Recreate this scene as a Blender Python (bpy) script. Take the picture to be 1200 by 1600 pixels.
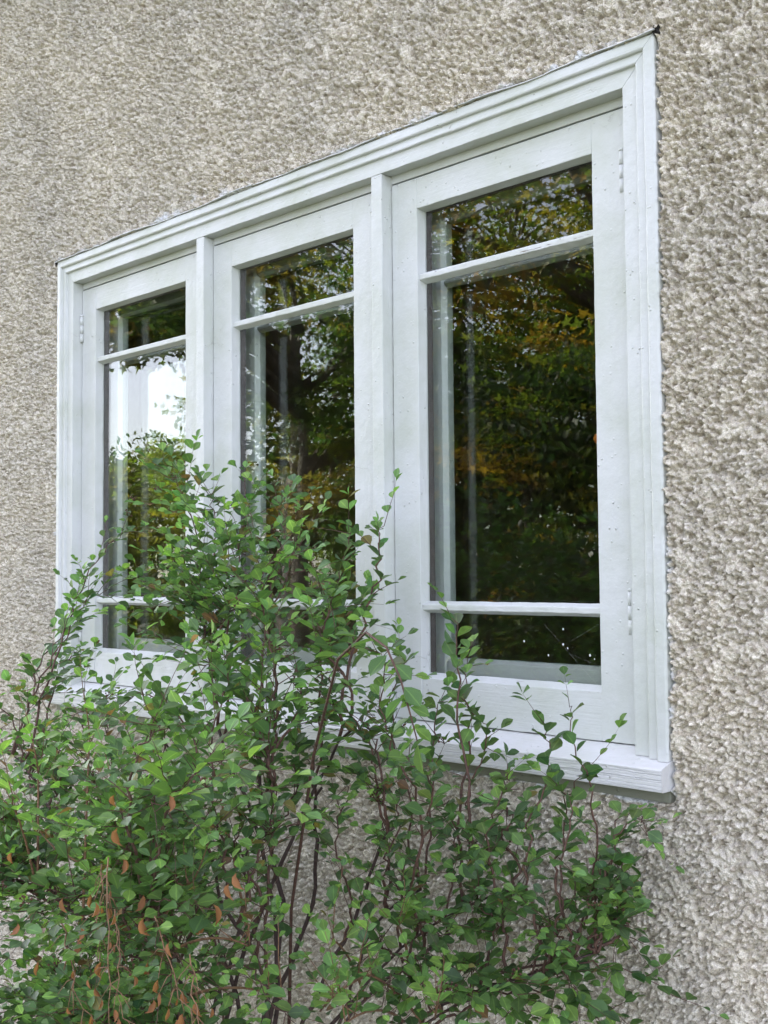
import bpy, bmesh, math, random
import numpy as np
from mathutils import Vector, Matrix

# ------------------------------------------------------------------ clear
for o in list(bpy.data.objects):
    bpy.data.objects.remove(o, do_unlink=True)
scene = bpy.context.scene
COL = scene.collection
random.seed(7)
RNG = np.random.default_rng(7)

# ------------------------------------------------------------------ camera
Z0 = 2.4493                         # height of the window head above the ground
F_PX, YAW, PITCH, ROLL = 1800.0, 0.78325, 0.05248, -0.00835
CAM = np.array([3.31748, -1.91092, -0.94931 + Z0])
cy_, sy_ = math.cos(YAW), math.sin(YAW)
FWD = np.array([-sy_ * math.cos(PITCH), cy_ * math.cos(PITCH), math.sin(PITCH)])
RT0 = np.array([cy_, sy_, 0.0])
UP0 = np.cross(RT0, FWD)
RT = RT0 * math.cos(ROLL) + UP0 * math.sin(ROLL)
UP = -RT0 * math.sin(ROLL) + UP0 * math.cos(ROLL)
cam_data = bpy.data.cameras.new('camera')
cam = bpy.data.objects.new('camera', cam_data)
COL.objects.link(cam)
M = Matrix.Identity(4)
for i in range(3):
    M[i][0], M[i][1], M[i][2], M[i][3] = RT[i], UP[i], -FWD[i], CAM[i]
cam.matrix_world = M
cam_data.sensor_fit = 'VERTICAL'
cam_data.sensor_height = 36.0
cam_data.sensor_width = 27.0
cam_data.lens = 36.0 * F_PX / 1600.0
cam_data.clip_start = 0.02
cam_data.clip_end = 2000.0
scene.camera = cam

# ------------------------------------------------------------------ sky, sun, exposure
SUN_EL, SUN_DIR = math.radians(37), Vector((-1.0, 0.30, 0.0)).normalized()   # sun stands behind the house
world = bpy.data.worlds.new('World')
scene.world = world
world.use_nodes = True
wn = world.node_tree.nodes
wl = world.node_tree.links
wn.clear()
sky = wn.new('ShaderNodeTexSky')
sky.sky_type = 'NISHITA'
sky.sun_disc = False
sky.sun_elevation = SUN_EL
sky.sun_rotation = math.atan2(SUN_DIR.x, SUN_DIR.y)
sky.air_density = 1.0
sky.dust_density = 1.2
sky.ozone_density = 1.0
hsv = wn.new('ShaderNodeHueSaturation')          # thin high haze: a whiter sky
hsv.inputs['Hue'].default_value = 0.53
hsv.inputs['Saturation'].default_value = 0.48
bg = wn.new('ShaderNodeBackground')
bg.inputs['Strength'].default_value = 0.15
wo = wn.new('ShaderNodeOutputWorld')
wl.new(sky.outputs[0], hsv.inputs['Color'])
wl.new(hsv.outputs[0], bg.inputs['Color'])
wl.new(bg.outputs[0], wo.inputs['Surface'])
sun_data = bpy.data.lights.new('sun', 'SUN')
sun_data.energy = 4.0
sun_data.angle = math.radians(0.53)
sun_data.color = (1.0, 0.93, 0.82)
sun = bpy.data.objects.new('sun', sun_data)
COL.objects.link(sun)
to_sun = Vector((SUN_DIR.x * math.cos(SUN_EL), SUN_DIR.y * math.cos(SUN_EL), math.sin(SUN_EL)))
sun.rotation_euler = (-to_sun).to_track_quat('-Z', 'Y').to_euler()
sun.location = (0, 20, 30)
vs = scene.view_settings
vs.view_transform = 'Standard'
vs.look = 'None'
vs.gamma = 1.0
vs.use_curve_mapping = False
vs.exposure = 2.52
scene.cycles.transparent_max_bounces = 24
scene.cycles.max_bounces = 7
scene.cycles.diffuse_bounces = 3
scene.cycles.glossy_bounces = 4
scene.cycles.use_denoising = True

# ------------------------------------------------------------------ helpers
def put(name, mesh, mat=None, parent=None):
    o = bpy.data.objects.new(name, mesh)
    COL.objects.link(o)
    if mat is not None:
        if len(mesh.materials) == 0:
            mesh.materials.append(mat)
    if parent is not None:
        o.parent = parent
    return o

def thing(name, label, cat, loc=(0, 0, 0), group=None):
    o = bpy.data.objects.new(name, None)
    COL.objects.link(o)
    o.location = loc
    o.empty_display_size = 0.1
    if label:
        o['label'] = label
    if cat:
        o['category'] = cat
    if group:
        o['group'] = group
    return o

def part_empty(name, parent):
    o = bpy.data.objects.new(name, None)
    COL.objects.link(o)
    o.parent = parent
    o.empty_display_size = 0.05
    return o

def np_mesh(name, verts, faces_flat, loop_start, loop_total, smooth=False):
    me = bpy.data.meshes.new(name)
    nv = len(verts)
    me.vertices.add(nv)
    me.vertices.foreach_set('co', np.ascontiguousarray(verts, dtype=np.float32).ravel())
    me.loops.add(len(faces_flat))
    me.loops.foreach_set('vertex_index', np.ascontiguousarray(faces_flat, dtype=np.int32))
    me.polygons.add(len(loop_start))
    me.polygons.foreach_set('loop_start', np.ascontiguousarray(loop_start, dtype=np.int32))
    me.polygons.foreach_set('loop_total', np.ascontiguousarray(loop_total, dtype=np.int32))
    if smooth:
        me.polygons.foreach_set('use_smooth', np.ones(len(loop_start), dtype=bool))
    me.update(calc_edges=True)
    return me

def px_on_y(px, py, y):
    v = FWD + RT * (px - 600) / F_PX - UP * (py - 800) / F_PX
    t = (y - CAM[1]) / v[1]
    return CAM + t * v

def hash2(ix, iz, k):
    h = (ix.astype(np.int64) * 374761393 + iz.astype(np.int64) * 668265263 + k * 2147483647 * 31) & 0xFFFFFFFF
    h = ((h ^ (h >> 13)) * 1274126177) & 0xFFFFFFFF
    h = (h ^ (h >> 16)) & 0xFFFFFFFF
    return h.astype(np.float64) / 4294967295.0

def vnoise(x, z, k=0):
    ix, iz = np.floor(x), np.floor(z)
    fx, fz = x - ix, z - iz
    fx = fx * fx * (3 - 2 * fx)
    fz = fz * fz * (3 - 2 * fz)
    a = hash2(ix, iz, k); b = hash2(ix + 1, iz, k)
    c = hash2(ix, iz + 1, k); d = hash2(ix + 1, iz + 1, k)
    return (a * (1 - fx) + b * fx) * (1 - fz) + (c * (1 - fx) + d * fx) * fz

def fbm(x, z, k=0, octs=3):
    s, a, t = 0, 1.0, 0
    for i in range(octs):
        s = s + a * vnoise(x * 2 ** i, z * 2 ** i, k + 17 * i)
        t += a
        a *= 0.5
    return s / t

# ------------------------------------------------------------------ materials
def new_mat(name):
    m = bpy.data.materials.new(name)
    m.use_nodes = True
    nt = m.node_tree
    nt.nodes.clear()
    out = nt.nodes.new('ShaderNodeOutputMaterial')
    return m, nt, out

def N(nt, typ, **kw):
    n = nt.nodes.new(typ)
    for k, v in kw.items():
        if k in n.inputs:
            n.inputs[k].default_value = v
        else:
            setattr(n, k, v)
    return n

def ramp(nt, fac, stops, interp='LINEAR'):
    r = nt.nodes.new('ShaderNodeValToRGB')
    r.color_ramp.interpolation = interp
    el = r.color_ramp.elements
    el[0].position, el[0].color = stops[0][0], stops[0][1]
    el[1].position, el[1].color = stops[1][0], stops[1][1]
    for pos, c in stops[2:]:
        e = el.new(pos)
        e.color = c
    nt.links.new(fac, r.inputs['Fac'])
    return r

def g(v):
    return (v, v, v, 1)

def mat_roughcast():
    m, nt, out = new_mat('roughcast')
    L = nt.links.new
    geo = N(nt, 'ShaderNodeTexCoord')
    b = N(nt, 'ShaderNodeBsdfPrincipled', Roughness=0.95)
    b.inputs['Specular IOR Level'].default_value = 0.15
    v1 = N(nt, 'ShaderNodeTexVoronoi', Scale=120.0)
    L(geo.outputs['Object'], v1.inputs['Vector'])
    sep = N(nt, 'ShaderNodeSeparateColor')
    L(v1.outputs['Color'], sep.inputs[0])
    r1 = ramp(nt, sep.outputs[0], [(0.0, (0.45, 0.40, 0.33, 1)), (1.0, (0.82, 0.785, 0.705, 1)),
                                   (0.25, (0.60, 0.555, 0.475, 1)), (0.6, (0.71, 0.67, 0.585, 1))])
    n1 = N(nt, 'ShaderNodeTexNoise', Scale=2.2, Detail=5.0, Roughness=0.6)
    L(geo.outputs['Object'], n1.inputs['Vector'])
    r2 = ramp(nt, n1.outputs['Fac'], [(0.3, (0.88, 0.87, 0.86, 1)), (0.7, (1.08, 1.04, 0.97, 1))])
    mx = N(nt, 'ShaderNodeMix', data_type='RGBA', blend_type='MULTIPLY')
    mx.inputs['Factor'].default_value = 1.0
    L(r1.outputs[0], mx.inputs['A']); L(r2.outputs[0], mx.inputs['B'])
    # fine sand speckle
    n2 = N(nt, 'ShaderNodeTexNoise', Scale=420.0, Detail=2.0)
    L(geo.outputs['Object'], n2.inputs['Vector'])
    r3 = ramp(nt, n2.outputs['Fac'], [(0.32, g(0.72)), (0.62, g(1.12))])
    mx2 = N(nt, 'ShaderNodeMix', data_type='RGBA', blend_type='MULTIPLY')
    mx2.inputs['Factor'].default_value = 1.0
    L(mx.outputs['Result'], mx2.inputs['A']); L(r3.outputs[0], mx2.inputs['B'])
    # smear of white window paint (stored on the mesh)
    at = N(nt, 'ShaderNodeAttribute', attribute_name='smear')
    mx3 = N(nt, 'ShaderNodeMix', data_type='RGBA')
    mx3.inputs['B'].default_value = (0.76, 0.77, 0.77, 1)
    L(at.outputs['Fac'], mx3.inputs['Factor']); L(mx2.outputs['Result'], mx3.inputs['A'])
    L(mx3.outputs['Result'], b.inputs['Base Color'])
    bp = N(nt, 'ShaderNodeBump', Strength=0.8, Distance=0.003)
    n3 = N(nt, 'ShaderNodeTexVoronoi', Scale=330.0)
    bp.invert = True
    L(geo.outputs['Object'], n3.inputs['Vector'])
    L(n3.outputs['Distance'], bp.inputs['Height'])
    L(bp.outputs[0], b.inputs['Normal'])
    L(b.outputs[0], out.inputs['Surface'])
    return m

def mat_paint(name, axis, base=(0.585, 0.600, 0.592), chips=0.0, grain=0.5):
    """old brush-painted wood; axis = direction of the grain"""
    m, nt, out = new_mat(name)
    L = nt.links.new
    tc = N(nt, 'ShaderNodeTexCoord')
    b = N(nt, 'ShaderNodeBsdfPrincipled', Roughness=0.42)
    b.inputs['Specular IOR Level'].default_value = 0.4
    sc = [60.0, 60.0, 60.0]
    sc['XYZ'.index(axis)] = 2.5
    mp = N(nt, 'ShaderNodeMapping')
    mp.inputs['Scale'].default_value = sc
    L(tc.outputs['Object'], mp.inputs['Vector'])
    gr = N(nt, 'ShaderNodeTexNoise', Scale=3.0, Detail=4.0, Roughness=0.6, Distortion=0.4)
    L(mp.outputs[0], gr.inputs['Vector'])
    lump = N(nt, 'ShaderNodeTexNoise', Scale=45.0, Detail=3.0, Roughness=0.55)
    L(tc.outputs['Object'], lump.inputs['Vector'])
    # blisters
    vb = N(nt, 'ShaderNodeTexVoronoi', Scale=55.0, Randomness=1.0)
    L(tc.outputs['Object'], vb.inputs['Vector'])
    blis = ramp(nt, vb.outputs['Distance'], [(0.03, g(1)), (0.16, g(0))])
    msk = N(nt, 'ShaderNodeTexNoise', Scale=7.0, Detail=2.0)
    L(tc.outputs['Object'], msk.inputs['Vector'])
    mskr = ramp(nt, msk.outputs['Fac'], [(0.44, g(0)), (0.60, g(1))])
    bm_ = N(nt, 'ShaderNodeMath', operation='MULTIPLY')
    L(blis.outputs[0], bm_.inputs[0]); L(mskr.outputs[0], bm_.inputs[1])
    # hairline cracks
    wv = N(nt, 'ShaderNodeTexNoise', Scale=9.0, Detail=4.0)
    L(tc.outputs['Object'], wv.inputs['Vector'])
    add = N(nt, 'ShaderNodeMix', data_type='RGBA')
    add.inputs['Factor'].default_value = 0.12
    L(tc.outputs['Object'], add.inputs['A']); L(wv.outputs['Color'], add.inputs['B'])
    vc = N(nt, 'ShaderNodeTexVoronoi', Scale=16.0, feature='DISTANCE_TO_EDGE')
    L(add.outputs['Result'], vc.inputs['Vector'])
    crk = ramp(nt, vc.outputs['Distance'], [(0.0, g(1)), (0.012, g(0))])
    mk2 = N(nt, 'ShaderNodeTexNoise', Scale=4.3, Detail=1.0)
    L(tc.outputs['Object'], mk2.inputs['Vector'])
    mk2r = ramp(nt, mk2.outputs['Fac'], [(0.66, g(0)), (0.74, g(1))])
    ck = N(nt, 'ShaderNodeMath', operation='MULTIPLY')
    L(crk.outputs[0], ck.inputs[0]); L(mk2r.outputs[0], ck.inputs[1])
    # chips down to grey wood
    ch = N(nt, 'ShaderNodeTexNoise', Scale=30.0, Detail=5.0, Roughness=0.7)
    L(mp.outputs[0], ch.inputs['Vector'])
    ch.inputs['Scale'].default_value = 1.4
    chr_ = ramp(nt, ch.outputs['Fac'], [(0.70 - chips, g(0)), (0.715 - chips, g(1))])
    # pin-head specks
    vp = N(nt, 'ShaderNodeTexVoronoi', Scale=30.0)
    L(tc.outputs['Object'], vp.inputs['Vector'])
    spk = ramp(nt, vp.outputs['Distance'], [(0.03, g(1)), (0.055, g(0))])
    sepc = N(nt, 'ShaderNodeSeparateColor')
    L(vp.outputs['Color'], sepc.inputs[0])
    pick = ramp(nt, sepc.outputs[0], [(0.945, g(0)), (0.955, g(1))])
    sp = N(nt, 'ShaderNodeMath', operation='MULTIPLY')
    L(spk.outputs[0], sp.inputs[0]); L(pick.outputs[0], sp.inputs[1])
    tint = N(nt, 'ShaderNodeTexNoise', Scale=5.0, Detail=4.0, Roughness=0.6)
    L(tc.outputs['Object'], tint.inputs['Vector'])
    c0 = tuple(base) + (1,)
    c1 = (base[0] * 0.87, base[1] * 0.89, base[2] * 0.82, 1)
    tr = ramp(nt, tint.outputs['Fac'], [(0.35, c1), (0.6, c0)])
    m1 = N(nt, 'ShaderNodeMix', data_type='RGBA')
    m1.inputs['B'].default_value = (0.28, 0.25, 0.21, 1)
    L(chr_.outputs[0], m1.inputs['Factor']); L(tr.outputs[0], m1.inputs['A'])
    m2 = N(nt, 'ShaderNodeMix', data_type='RGBA')
    m2.inputs['B'].default_value = (0.22, 0.20, 0.17, 1)
    ckf = N(nt, 'ShaderNodeMath', operation='MULTIPLY')
    ckf.inputs[1].default_value = 0.4
    L(ck.outputs[0], ckf.inputs[0])
    L(ckf.outputs[0], m2.inputs['Factor']); L(m1.outputs['Result'], m2.inputs['A'])
    m3 = N(nt, 'ShaderNodeMix', data_type='RGBA')
    m3.inputs['B'].default_value = (0.12, 0.09, 0.07, 1)
    L(sp.outputs[0], m3.inputs['Factor']); L(m2.outputs['Result'], m3.inputs['A'])
    L(m3.outputs['Result'], b.inputs['Base Color'])
    # bump stack
    b1 = N(nt, 'ShaderNodeBump', Strength=grain, Distance=0.0016)
    L(gr.outputs['Fac'], b1.inputs['Height'])
    b2 = N(nt, 'ShaderNodeBump', Strength=0.5, Distance=0.0035)
    L(lump.outputs['Fac'], b2.inputs['Height']); L(b1.outputs[0], b2.inputs['Normal'])
    b3 = N(nt, 'ShaderNodeBump', Strength=0.8, Distance=0.0036)
    L(bm_.outputs[0], b3.inputs['Height']); L(b2.outputs[0], b3.inputs['Normal'])
    b4 = N(nt, 'ShaderNodeBump', Strength=0.7, Distance=0.0015, invert=True)
    sm = N(nt, 'ShaderNodeMath', operation='MAXIMUM')
    L(ck.outputs[0], sm.inputs[0]); L(chr_.outputs[0], sm.inputs[1])
    L(sm.outputs[0], b4.inputs['Height']); L(b3.outputs[0], b4.inputs['Normal'])
    L(b4.outputs[0], b.inputs['Normal'])
    L(b.outputs[0], out.inputs['Surface'])
    return m

def mat_simple(name, col, rough=0.7, noise=0.0, scale=20.0, bump=0.0, spec=0.3, metal=0.0):
    m, nt, out = new_mat(name)
    L = nt.links.new
    b = N(nt, 'ShaderNodeBsdfPrincipled', Roughness=rough, Metallic=metal)
    b.inputs['Specular IOR Level'].default_value = spec
    tc = N(nt, 'ShaderNodeTexCoord')
    n = N(nt, 'ShaderNodeTexNoise', Scale=scale, Detail=5.0, Roughness=0.6)
    L(tc.outputs['Object'], n.inputs['Vector'])
    lo = tuple(max(0, c * (1 - noise)) for c in col) + (1,)
    hi = tuple(c * (1 + noise) for c in col) + (1,)
    r = ramp(nt, n.outputs['Fac'], [(0.3, lo), (0.7, hi)])
    L(r.outputs[0], b.inputs['Base Color'])
    if bump:
        bp = N(nt, 'ShaderNodeBump', Strength=bump, Distance=0.01)
        L(n.outputs['Fac'], bp.inputs['Height'])
        L(bp.outputs[0], b.inputs['Normal'])
    L(b.outputs[0], out.inputs['Surface'])
    return m

def mat_glass(name, wav=0.4):
    """thin old window glass: Fresnel mirror over clear transmission, slightly wavy"""
    m, nt, out = new_mat(name)
    L = nt.links.new
    tc = N(nt, 'ShaderNodeTexCoord')
    mp = N(nt, 'ShaderNodeMapping')
    mp.inputs['Scale'].default_value = (6.0, 1.0, 3.2)
    L(tc.outputs['Object'], mp.inputs['Vector'])
    n = N(nt, 'ShaderNodeTexNoise', Scale=1.0, Detail=2.0, Roughness=0.4, Distortion=0.5)
    L(mp.outputs[0], n.inputs['Vector'])
    bp = N(nt, 'ShaderNodeBump', Strength=wav, Distance=0.004)
    L(n.outputs['Fac'], bp.inputs['Height'])
    geo = N(nt, 'ShaderNodeNewGeometry')
    ior = N(nt, 'ShaderNodeMix', data_type='FLOAT')
    ior.inputs['A'].default_value = 1.49
    ior.inputs['B'].default_value = 1.0 / 1.49
    L(geo.outputs['Backfacing'], ior.inputs['Factor'])
    fr = N(nt, 'ShaderNodeFresnel')
    L(ior.outputs[0], fr.inputs['IOR'])
    tr = N(nt, 'ShaderNodeBsdfTransparent')
    tr.inputs['Color'].default_value = (0.955, 0.975, 0.96, 1)
    gl = N(nt, 'ShaderNodeBsdfGlossy', Roughness=0.0)
    gl.inputs['Color'].default_value = (1, 1, 1, 1)
    L(bp.outputs[0], gl.inputs['Normal'])
    mx = N(nt, 'ShaderNodeMixShader')
    L(fr.outputs[0], mx.inputs['Fac']); L(tr.outputs[0], mx.inputs[1]); L(gl.outputs[0], mx.inputs[2])
    L(mx.outputs[0], out.inputs['Surface'])
    return m

def mat_leaf(name, attr=None, col=(0.06, 0.11, 0.045), trans=0.35, rough=0.42, back=1.35):
    m, nt, out = new_mat(name)
    L = nt.links.new
    b = N(nt, 'ShaderNodeBsdfPrincipled', Roughness=rough)
    b.inputs['Specular IOR Level'].default_value = 0.35
    tl = N(nt, 'ShaderNodeBsdfTranslucent')
    tc = N(nt, 'ShaderNodeTexCoord')
    n = N(nt, 'ShaderNodeTexNoise', Scale=70.0, Detail=3.0)
    L(tc.outputs['Object'], n.inputs['Vector'])
    r = ramp(nt, n.outputs['Fac'], [(0.3, g(0.8)), (0.7, g(1.2))])
    mul = N(nt, 'ShaderNodeMix', data_type='RGBA', blend_type='MULTIPLY')
    mul.inputs['Factor'].default_value = 1.0
    if attr:
        at = N(nt, 'ShaderNodeAttribute', attribute_name=attr)
        L(at.outputs['Color'], mul.inputs['A'])
    else:
        mul.inputs['A'].default_value = tuple(col) + (1,)
    L(r.outputs[0], mul.inputs['B'])
    rib = N(nt, 'ShaderNodeAttribute', attribute_name='rib')
    rbr = ramp(nt, rib.outputs['Fac'], [(0.86, g(1.0)), (0.97, (1.55, 1.45, 1.3, 1))])
    mul0 = mul
    mul = N(nt, 'ShaderNodeMix', data_type='RGBA', blend_type='MULTIPLY')
    mul.inputs['Factor'].default_value = 1.0
    L(mul0.outputs['Result'], mul.inputs['A']); L(rbr.outputs[0], mul.inputs['B'])
    # paler underside
    geo = N(nt, 'ShaderNodeNewGeometry')
    under = N(nt, 'ShaderNodeMix', data_type='RGBA', blend_type='MULTIPLY')
    under.inputs['B'].default_value = (back, back * 0.98, back * 1.15, 1)
    L(geo.outputs['Backfacing'], under.inputs['Factor']); L(mul.outputs['Result'], under.inputs['A'])
    L(under.outputs['Result'], b.inputs['Base Color'])
    ty = N(nt, 'ShaderNodeMix', data_type='RGBA', blend_type='MULTIPLY')
    ty.inputs['Factor'].default_value = 1.0
    ty.inputs['B'].default_value = (1.5, 1.7, 0.7, 1)
    L(mul.outputs['Result'], ty.inputs['A'])
    L(ty.outputs['Result'], tl.inputs['Color'])
    mx = N(nt, 'ShaderNodeMixShader')
    mx.inputs['Fac'].default_value = trans
    L(b.outputs[0], mx.inputs[1]); L(tl.outputs[0], mx.inputs[2])
    L(mx.outputs[0], out.inputs['Surface'])
    return m

def mat_bark(name, col, scale=120.0):
    m, nt, out = new_mat(name)
    L = nt.links.new
    b = N(nt, 'ShaderNodeBsdfPrincipled', Roughness=0.75)
    tc = N(nt, 'ShaderNodeTexCoord')
    n = N(nt, 'ShaderNodeTexNoise', Scale=scale, Detail=4.0)
    L(tc.outputs['Object'], n.inputs['Vector'])
    r = ramp(nt, n.outputs['Fac'], [(0.3, tuple(c * 0.55 for c in col) + (1,)), (0.7, tuple(c * 1.4 for c in col) + (1,))])
    L(r.outputs[0], b.inputs['Base Color'])
    bp = N(nt, 'ShaderNodeBump', Strength=0.5, Distance=0.6 / scale)
    L(n.outputs['Fac'], bp.inputs['Height']); L(bp.outputs[0], b.inputs['Normal'])
    L(b.outputs[0], out.inputs['Surface'])
    return m

def mat_lawn():
    m, nt, out = new_mat('lawn')
    L = nt.links.new
    b = N(nt, 'ShaderNodeBsdfPrincipled', Roughness=0.9)
    tc = N(nt, 'ShaderNodeTexCoord')
    n = N(nt, 'ShaderNodeTexNoise', Scale=0.6, Detail=8.0, Roughness=0.7)
    L(tc.outputs['Object'], n.inputs['Vector'])
    r = ramp(nt, n.outputs['Fac'], [(0.3, (0.035, 0.048, 0.02, 1)), (0.7, (0.085, 0.082, 0.045, 1))])
    L(r.outputs[0], b.inputs['Base Color'])
    n2 = N(nt, 'ShaderNodeTexNoise', Scale=60.0, Detail=4.0)
    L(tc.outputs['Object'], n2.inputs['Vector'])
    bp = N(nt, 'ShaderNodeBump', Strength=0.8, Distance=0.04)
    L(n2.outputs['Fac'], bp.inputs['Height']); L(bp.outputs[0], b.inputs['Normal'])
    L(b.outputs[0], out.inputs['Surface'])
    return m

MAT = {}
MAT['wall'] = mat_roughcast()
MAT['paint_x'] = mat_paint('white_paint_across', 'X', chips=-0.02)
MAT['paint_z'] = mat_paint('white_paint_upright', 'Z', chips=-0.02)
MAT['paint_sill'] = mat_paint('white_paint_sill', 'X', base=(0.66, 0.66, 0.66), chips=0.01, grain=0.9)
MAT['paint_worn'] = mat_paint('white_paint_worn', 'X', chips=0.035, grain=0.7)
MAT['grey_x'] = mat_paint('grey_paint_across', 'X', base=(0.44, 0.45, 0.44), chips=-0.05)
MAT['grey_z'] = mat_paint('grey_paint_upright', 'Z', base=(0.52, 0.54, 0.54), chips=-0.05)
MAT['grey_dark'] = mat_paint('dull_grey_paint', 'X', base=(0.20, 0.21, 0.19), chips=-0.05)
MAT['apron'] = mat_paint('mossy_shaded_paint', 'X', base=(0.22, 0.225, 0.18), chips=0.0)  # moss and dirt, with the shade under the sill put into the colour
MAT['brown'] = mat_simple('brown_stain', (0.045, 0.026, 0.02), 0.6, 0.4, 30, 0.3)
MAT['dark_gap'] = mat_simple('dark_gap', (0.02, 0.018, 0.016), 0.95)
MAT['glass'] = mat_glass('window_glass', 0.06)
MAT['glass_in'] = mat_glass('inner_window_glass', 0.05)
MAT['room'] = mat_simple('room_plaster', (0.16, 0.11, 0.07), 0.9, 0.15, 3)
MAT['room_floor'] = mat_simple('room_floor', (0.10, 0.055, 0.03), 0.5, 0.2, 6)
MAT['roof'] = mat_simple('roof_shingle', (0.07, 0.065, 0.06), 0.9, 0.3, 12, 0.4)
MAT['lawn'] = mat_lawn()
MAT['soil'] = mat_simple('soil', (0.06, 0.045, 0.032), 0.95, 0.5, 30, 0.8)
MAT['leaf'] = mat_leaf('shrub_leaf', attr='tint')
MAT['twig'] = mat_bark('shrub_bark', (0.10, 0.052, 0.038), 160)
MAT['old_stem'] = mat_bark('old_stem_bark', (0.058, 0.036, 0.032), 110)
MAT['twig_pale'] = mat_bark('shoot_bark', (0.20, 0.11, 0.06), 160)
MAT['dead'] = mat_leaf('dead_leaf', col=(0.27, 0.125, 0.05), trans=0.3, rough=0.8, back=1.1)
MAT['dry_flower'] = mat_simple('dry_flower', (0.10, 0.05, 0.035), 0.9, 0.5, 200)
MAT['tree_bark'] = mat_bark('tree_bark', (0.11, 0.085, 0.065), 14)
MAT['tree_leaf'] = mat_leaf('tree_leaf', attr='tint', trans=0.5, rough=0.5)
MAT['iron'] = mat_simple('dark_iron', (0.03, 0.028, 0.026), 0.45, 0.2, 60, 0.1, 0.5, 0.6)
MAT['blue'] = mat_simple('blue_glaze', (0.03, 0.16, 0.36), 0.25, 0.3, 20, 0, 0.5)
MAT['orange'] = mat_simple('orange_glaze', (0.60, 0.17, 0.03), 0.35, 0.1, 20)
MAT['web'] = mat_simple('cobweb_silk', (0.7, 0.7, 0.7), 0.6)
MAT['tin'] = mat_simple('flashing_paint', (0.70, 0.71, 0.71), 0.5, 0.12, 40, 0.3)

# ------------------------------------------------------------------ dimensions of the window (local z: 0 = inner edge of the head)
S, MU, OW = 0.672, 0.03537, 0.080
LW = 3 * S + 2 * MU
D = 0.0334                       # sash face behind casing face
GL, GR = 0.0835, 0.0975          # stile widths
GT, GB = -0.097, -1.192          # glass opening top, bottom
SB = -1.288                      # bottom of the sashes
YG = 0.058                       # outer face of the glass
def zw(z):
    return z + Z0
def sill_z(y):                   # sloping top of the sill
    return -1.2905 - (D - y) * 0.34

# ------------------------------------------------------------------ ground
def sheet(name, x0, x1, y0, y1, z, mat, n=1):
    me = bpy.data.meshes.new(name)
    me.from_pydata([(x0, y0, z), (x1, y0, z), (x1, y1, z), (x0, y1, z)], [], [(0, 1, 2, 3)])
    o = put(name, me, mat)
    o['kind'] = 'structure'
    return o
sheet('ground', -300, 300, -300, 300, 0.0, MAT['lawn'])
sheet('planting_bed', -2.5, 4.6, -1.35, 0.0, 0.004, MAT['soil'])

# ------------------------------------------------------------------ the house
house = thing('house', 'beige roughcast house wall surrounding the white three-part window', 'house', (1, 0, 0))
HX0, HX1, HY1, HZ = -4.5, 7.0, 8.0, 4.2
BX0, BX1, BZ0, BZ1 = -0.055, LW + 0.055, -1.365, 0.055        # rough opening behind the casing

def hpart(name, verts, faces, mat):
    me = bpy.data.meshes.new(name)
    me.from_pydata([(v[0] - 1, v[1], v[2]) for v in verts], [], faces)
    return put(name, me, mat, house)

def box_vf(x0, x1, y0, y1, z0, z1):
    v = [(x0, y0, z0), (x1, y0, z0), (x1, y1, z0), (x0, y1, z0), (x0, y0, z1), (x1, y0, z1), (x1, y1, z1), (x0, y1, z1)]
    f = [(0, 3, 2, 1), (4, 5, 6, 7), (0, 1, 5, 4), (1, 2, 6, 5), (2, 3, 7, 6), (3, 0, 4, 7)]
    return v, f

def ring_wall(name, ya, yb, mat):
    """front wall slab with the window opening left out"""
    xs = [HX0, BX0, BX1, HX1]
    zs = [0.0, zw(BZ0), zw(BZ1), HZ]
    vs_, fs = [], []
    def add(x0, x1, z0, z1):
        v, f = box_vf(x0, x1, ya, yb, z0, z1)
        k = len(vs_)
        vs_.extend(v)
        fs.extend([tuple(i + k for i in q) for q in f])
    add(xs[0], xs[1], zs[0], zs[3]); add(xs[2], xs[3], zs[0], zs[3])
    add(xs[1], xs[2], zs[0], zs[1]); add(xs[1], xs[2], zs[2], zs[3])
    return hpart(name, vs_, fs, mat)
ring_wall('wall_core', 0.014, 0.20, MAT['wall'])
v, f = box_vf(HX0, HX0 + 0.2, 0.202, HY1 - 0.2, 0, HZ); hpart('side_wall', v, f, MAT['wall'])
v, f = box_vf(HX1 - 0.2, HX1, 0.202, HY1 - 0.2, 0, HZ); hpart('side_wall', v, f, MAT['wall'])
v, f = box_vf(HX0, HX1, HY1 - 0.2, HY1, 0, HZ); hpart('rear_wall', v, f, MAT['wall'])
v, f = box_vf(HX0 + 0.2, HX1 - 0.2, 0.203, HY1 - 0.203, 0.55, 0.62); hpart('room_floor', v, f, MAT['room_floor'])
v, f = box_vf(HX0 + 0.2, HX1 - 0.2, 0.203, HY1 - 0.203, 3.1, 3.2); hpart('room_ceiling', v, f, MAT['room'])
v, f = box_vf(-0.9, -0.8, 0.203, 4.2, 0.63, 3.09); hpart('room_partition', v, f, MAT['room'])
v, f = box_vf(3.4, 3.5, 0.203, 4.2, 0.63, 3.09); hpart('room_partition', v, f, MAT['room'])
v, f = box_vf(-0.9, 3.5, 4.203, 4.3, 0.63, 3.09); hpart('room_partition', v, f, MAT['room'])
v = [(HX0 - .3, -.35, 4.15), (HX1 + .3, -.35, 4.15), (HX0 - .3, 4, 6.7), (HX1 + .3, 4, 6.7), (HX0 - .3, 8.4, 4.15), (HX1 + .3, 8.4, 4.15)]
v += [(a, b_, c - 0.12) for a, b_, c in v]
hpart('roof', v, [(0, 1, 3, 2), (2, 3, 5, 4), (6, 8, 9, 7), (8, 10, 11, 9), (0, 6, 7, 1), (4, 5, 11, 10),
                  (0, 2, 8, 6), (2, 4, 10, 8), (1, 7, 9, 3), (3, 9, 11, 5)], MAT['roof'])
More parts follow.
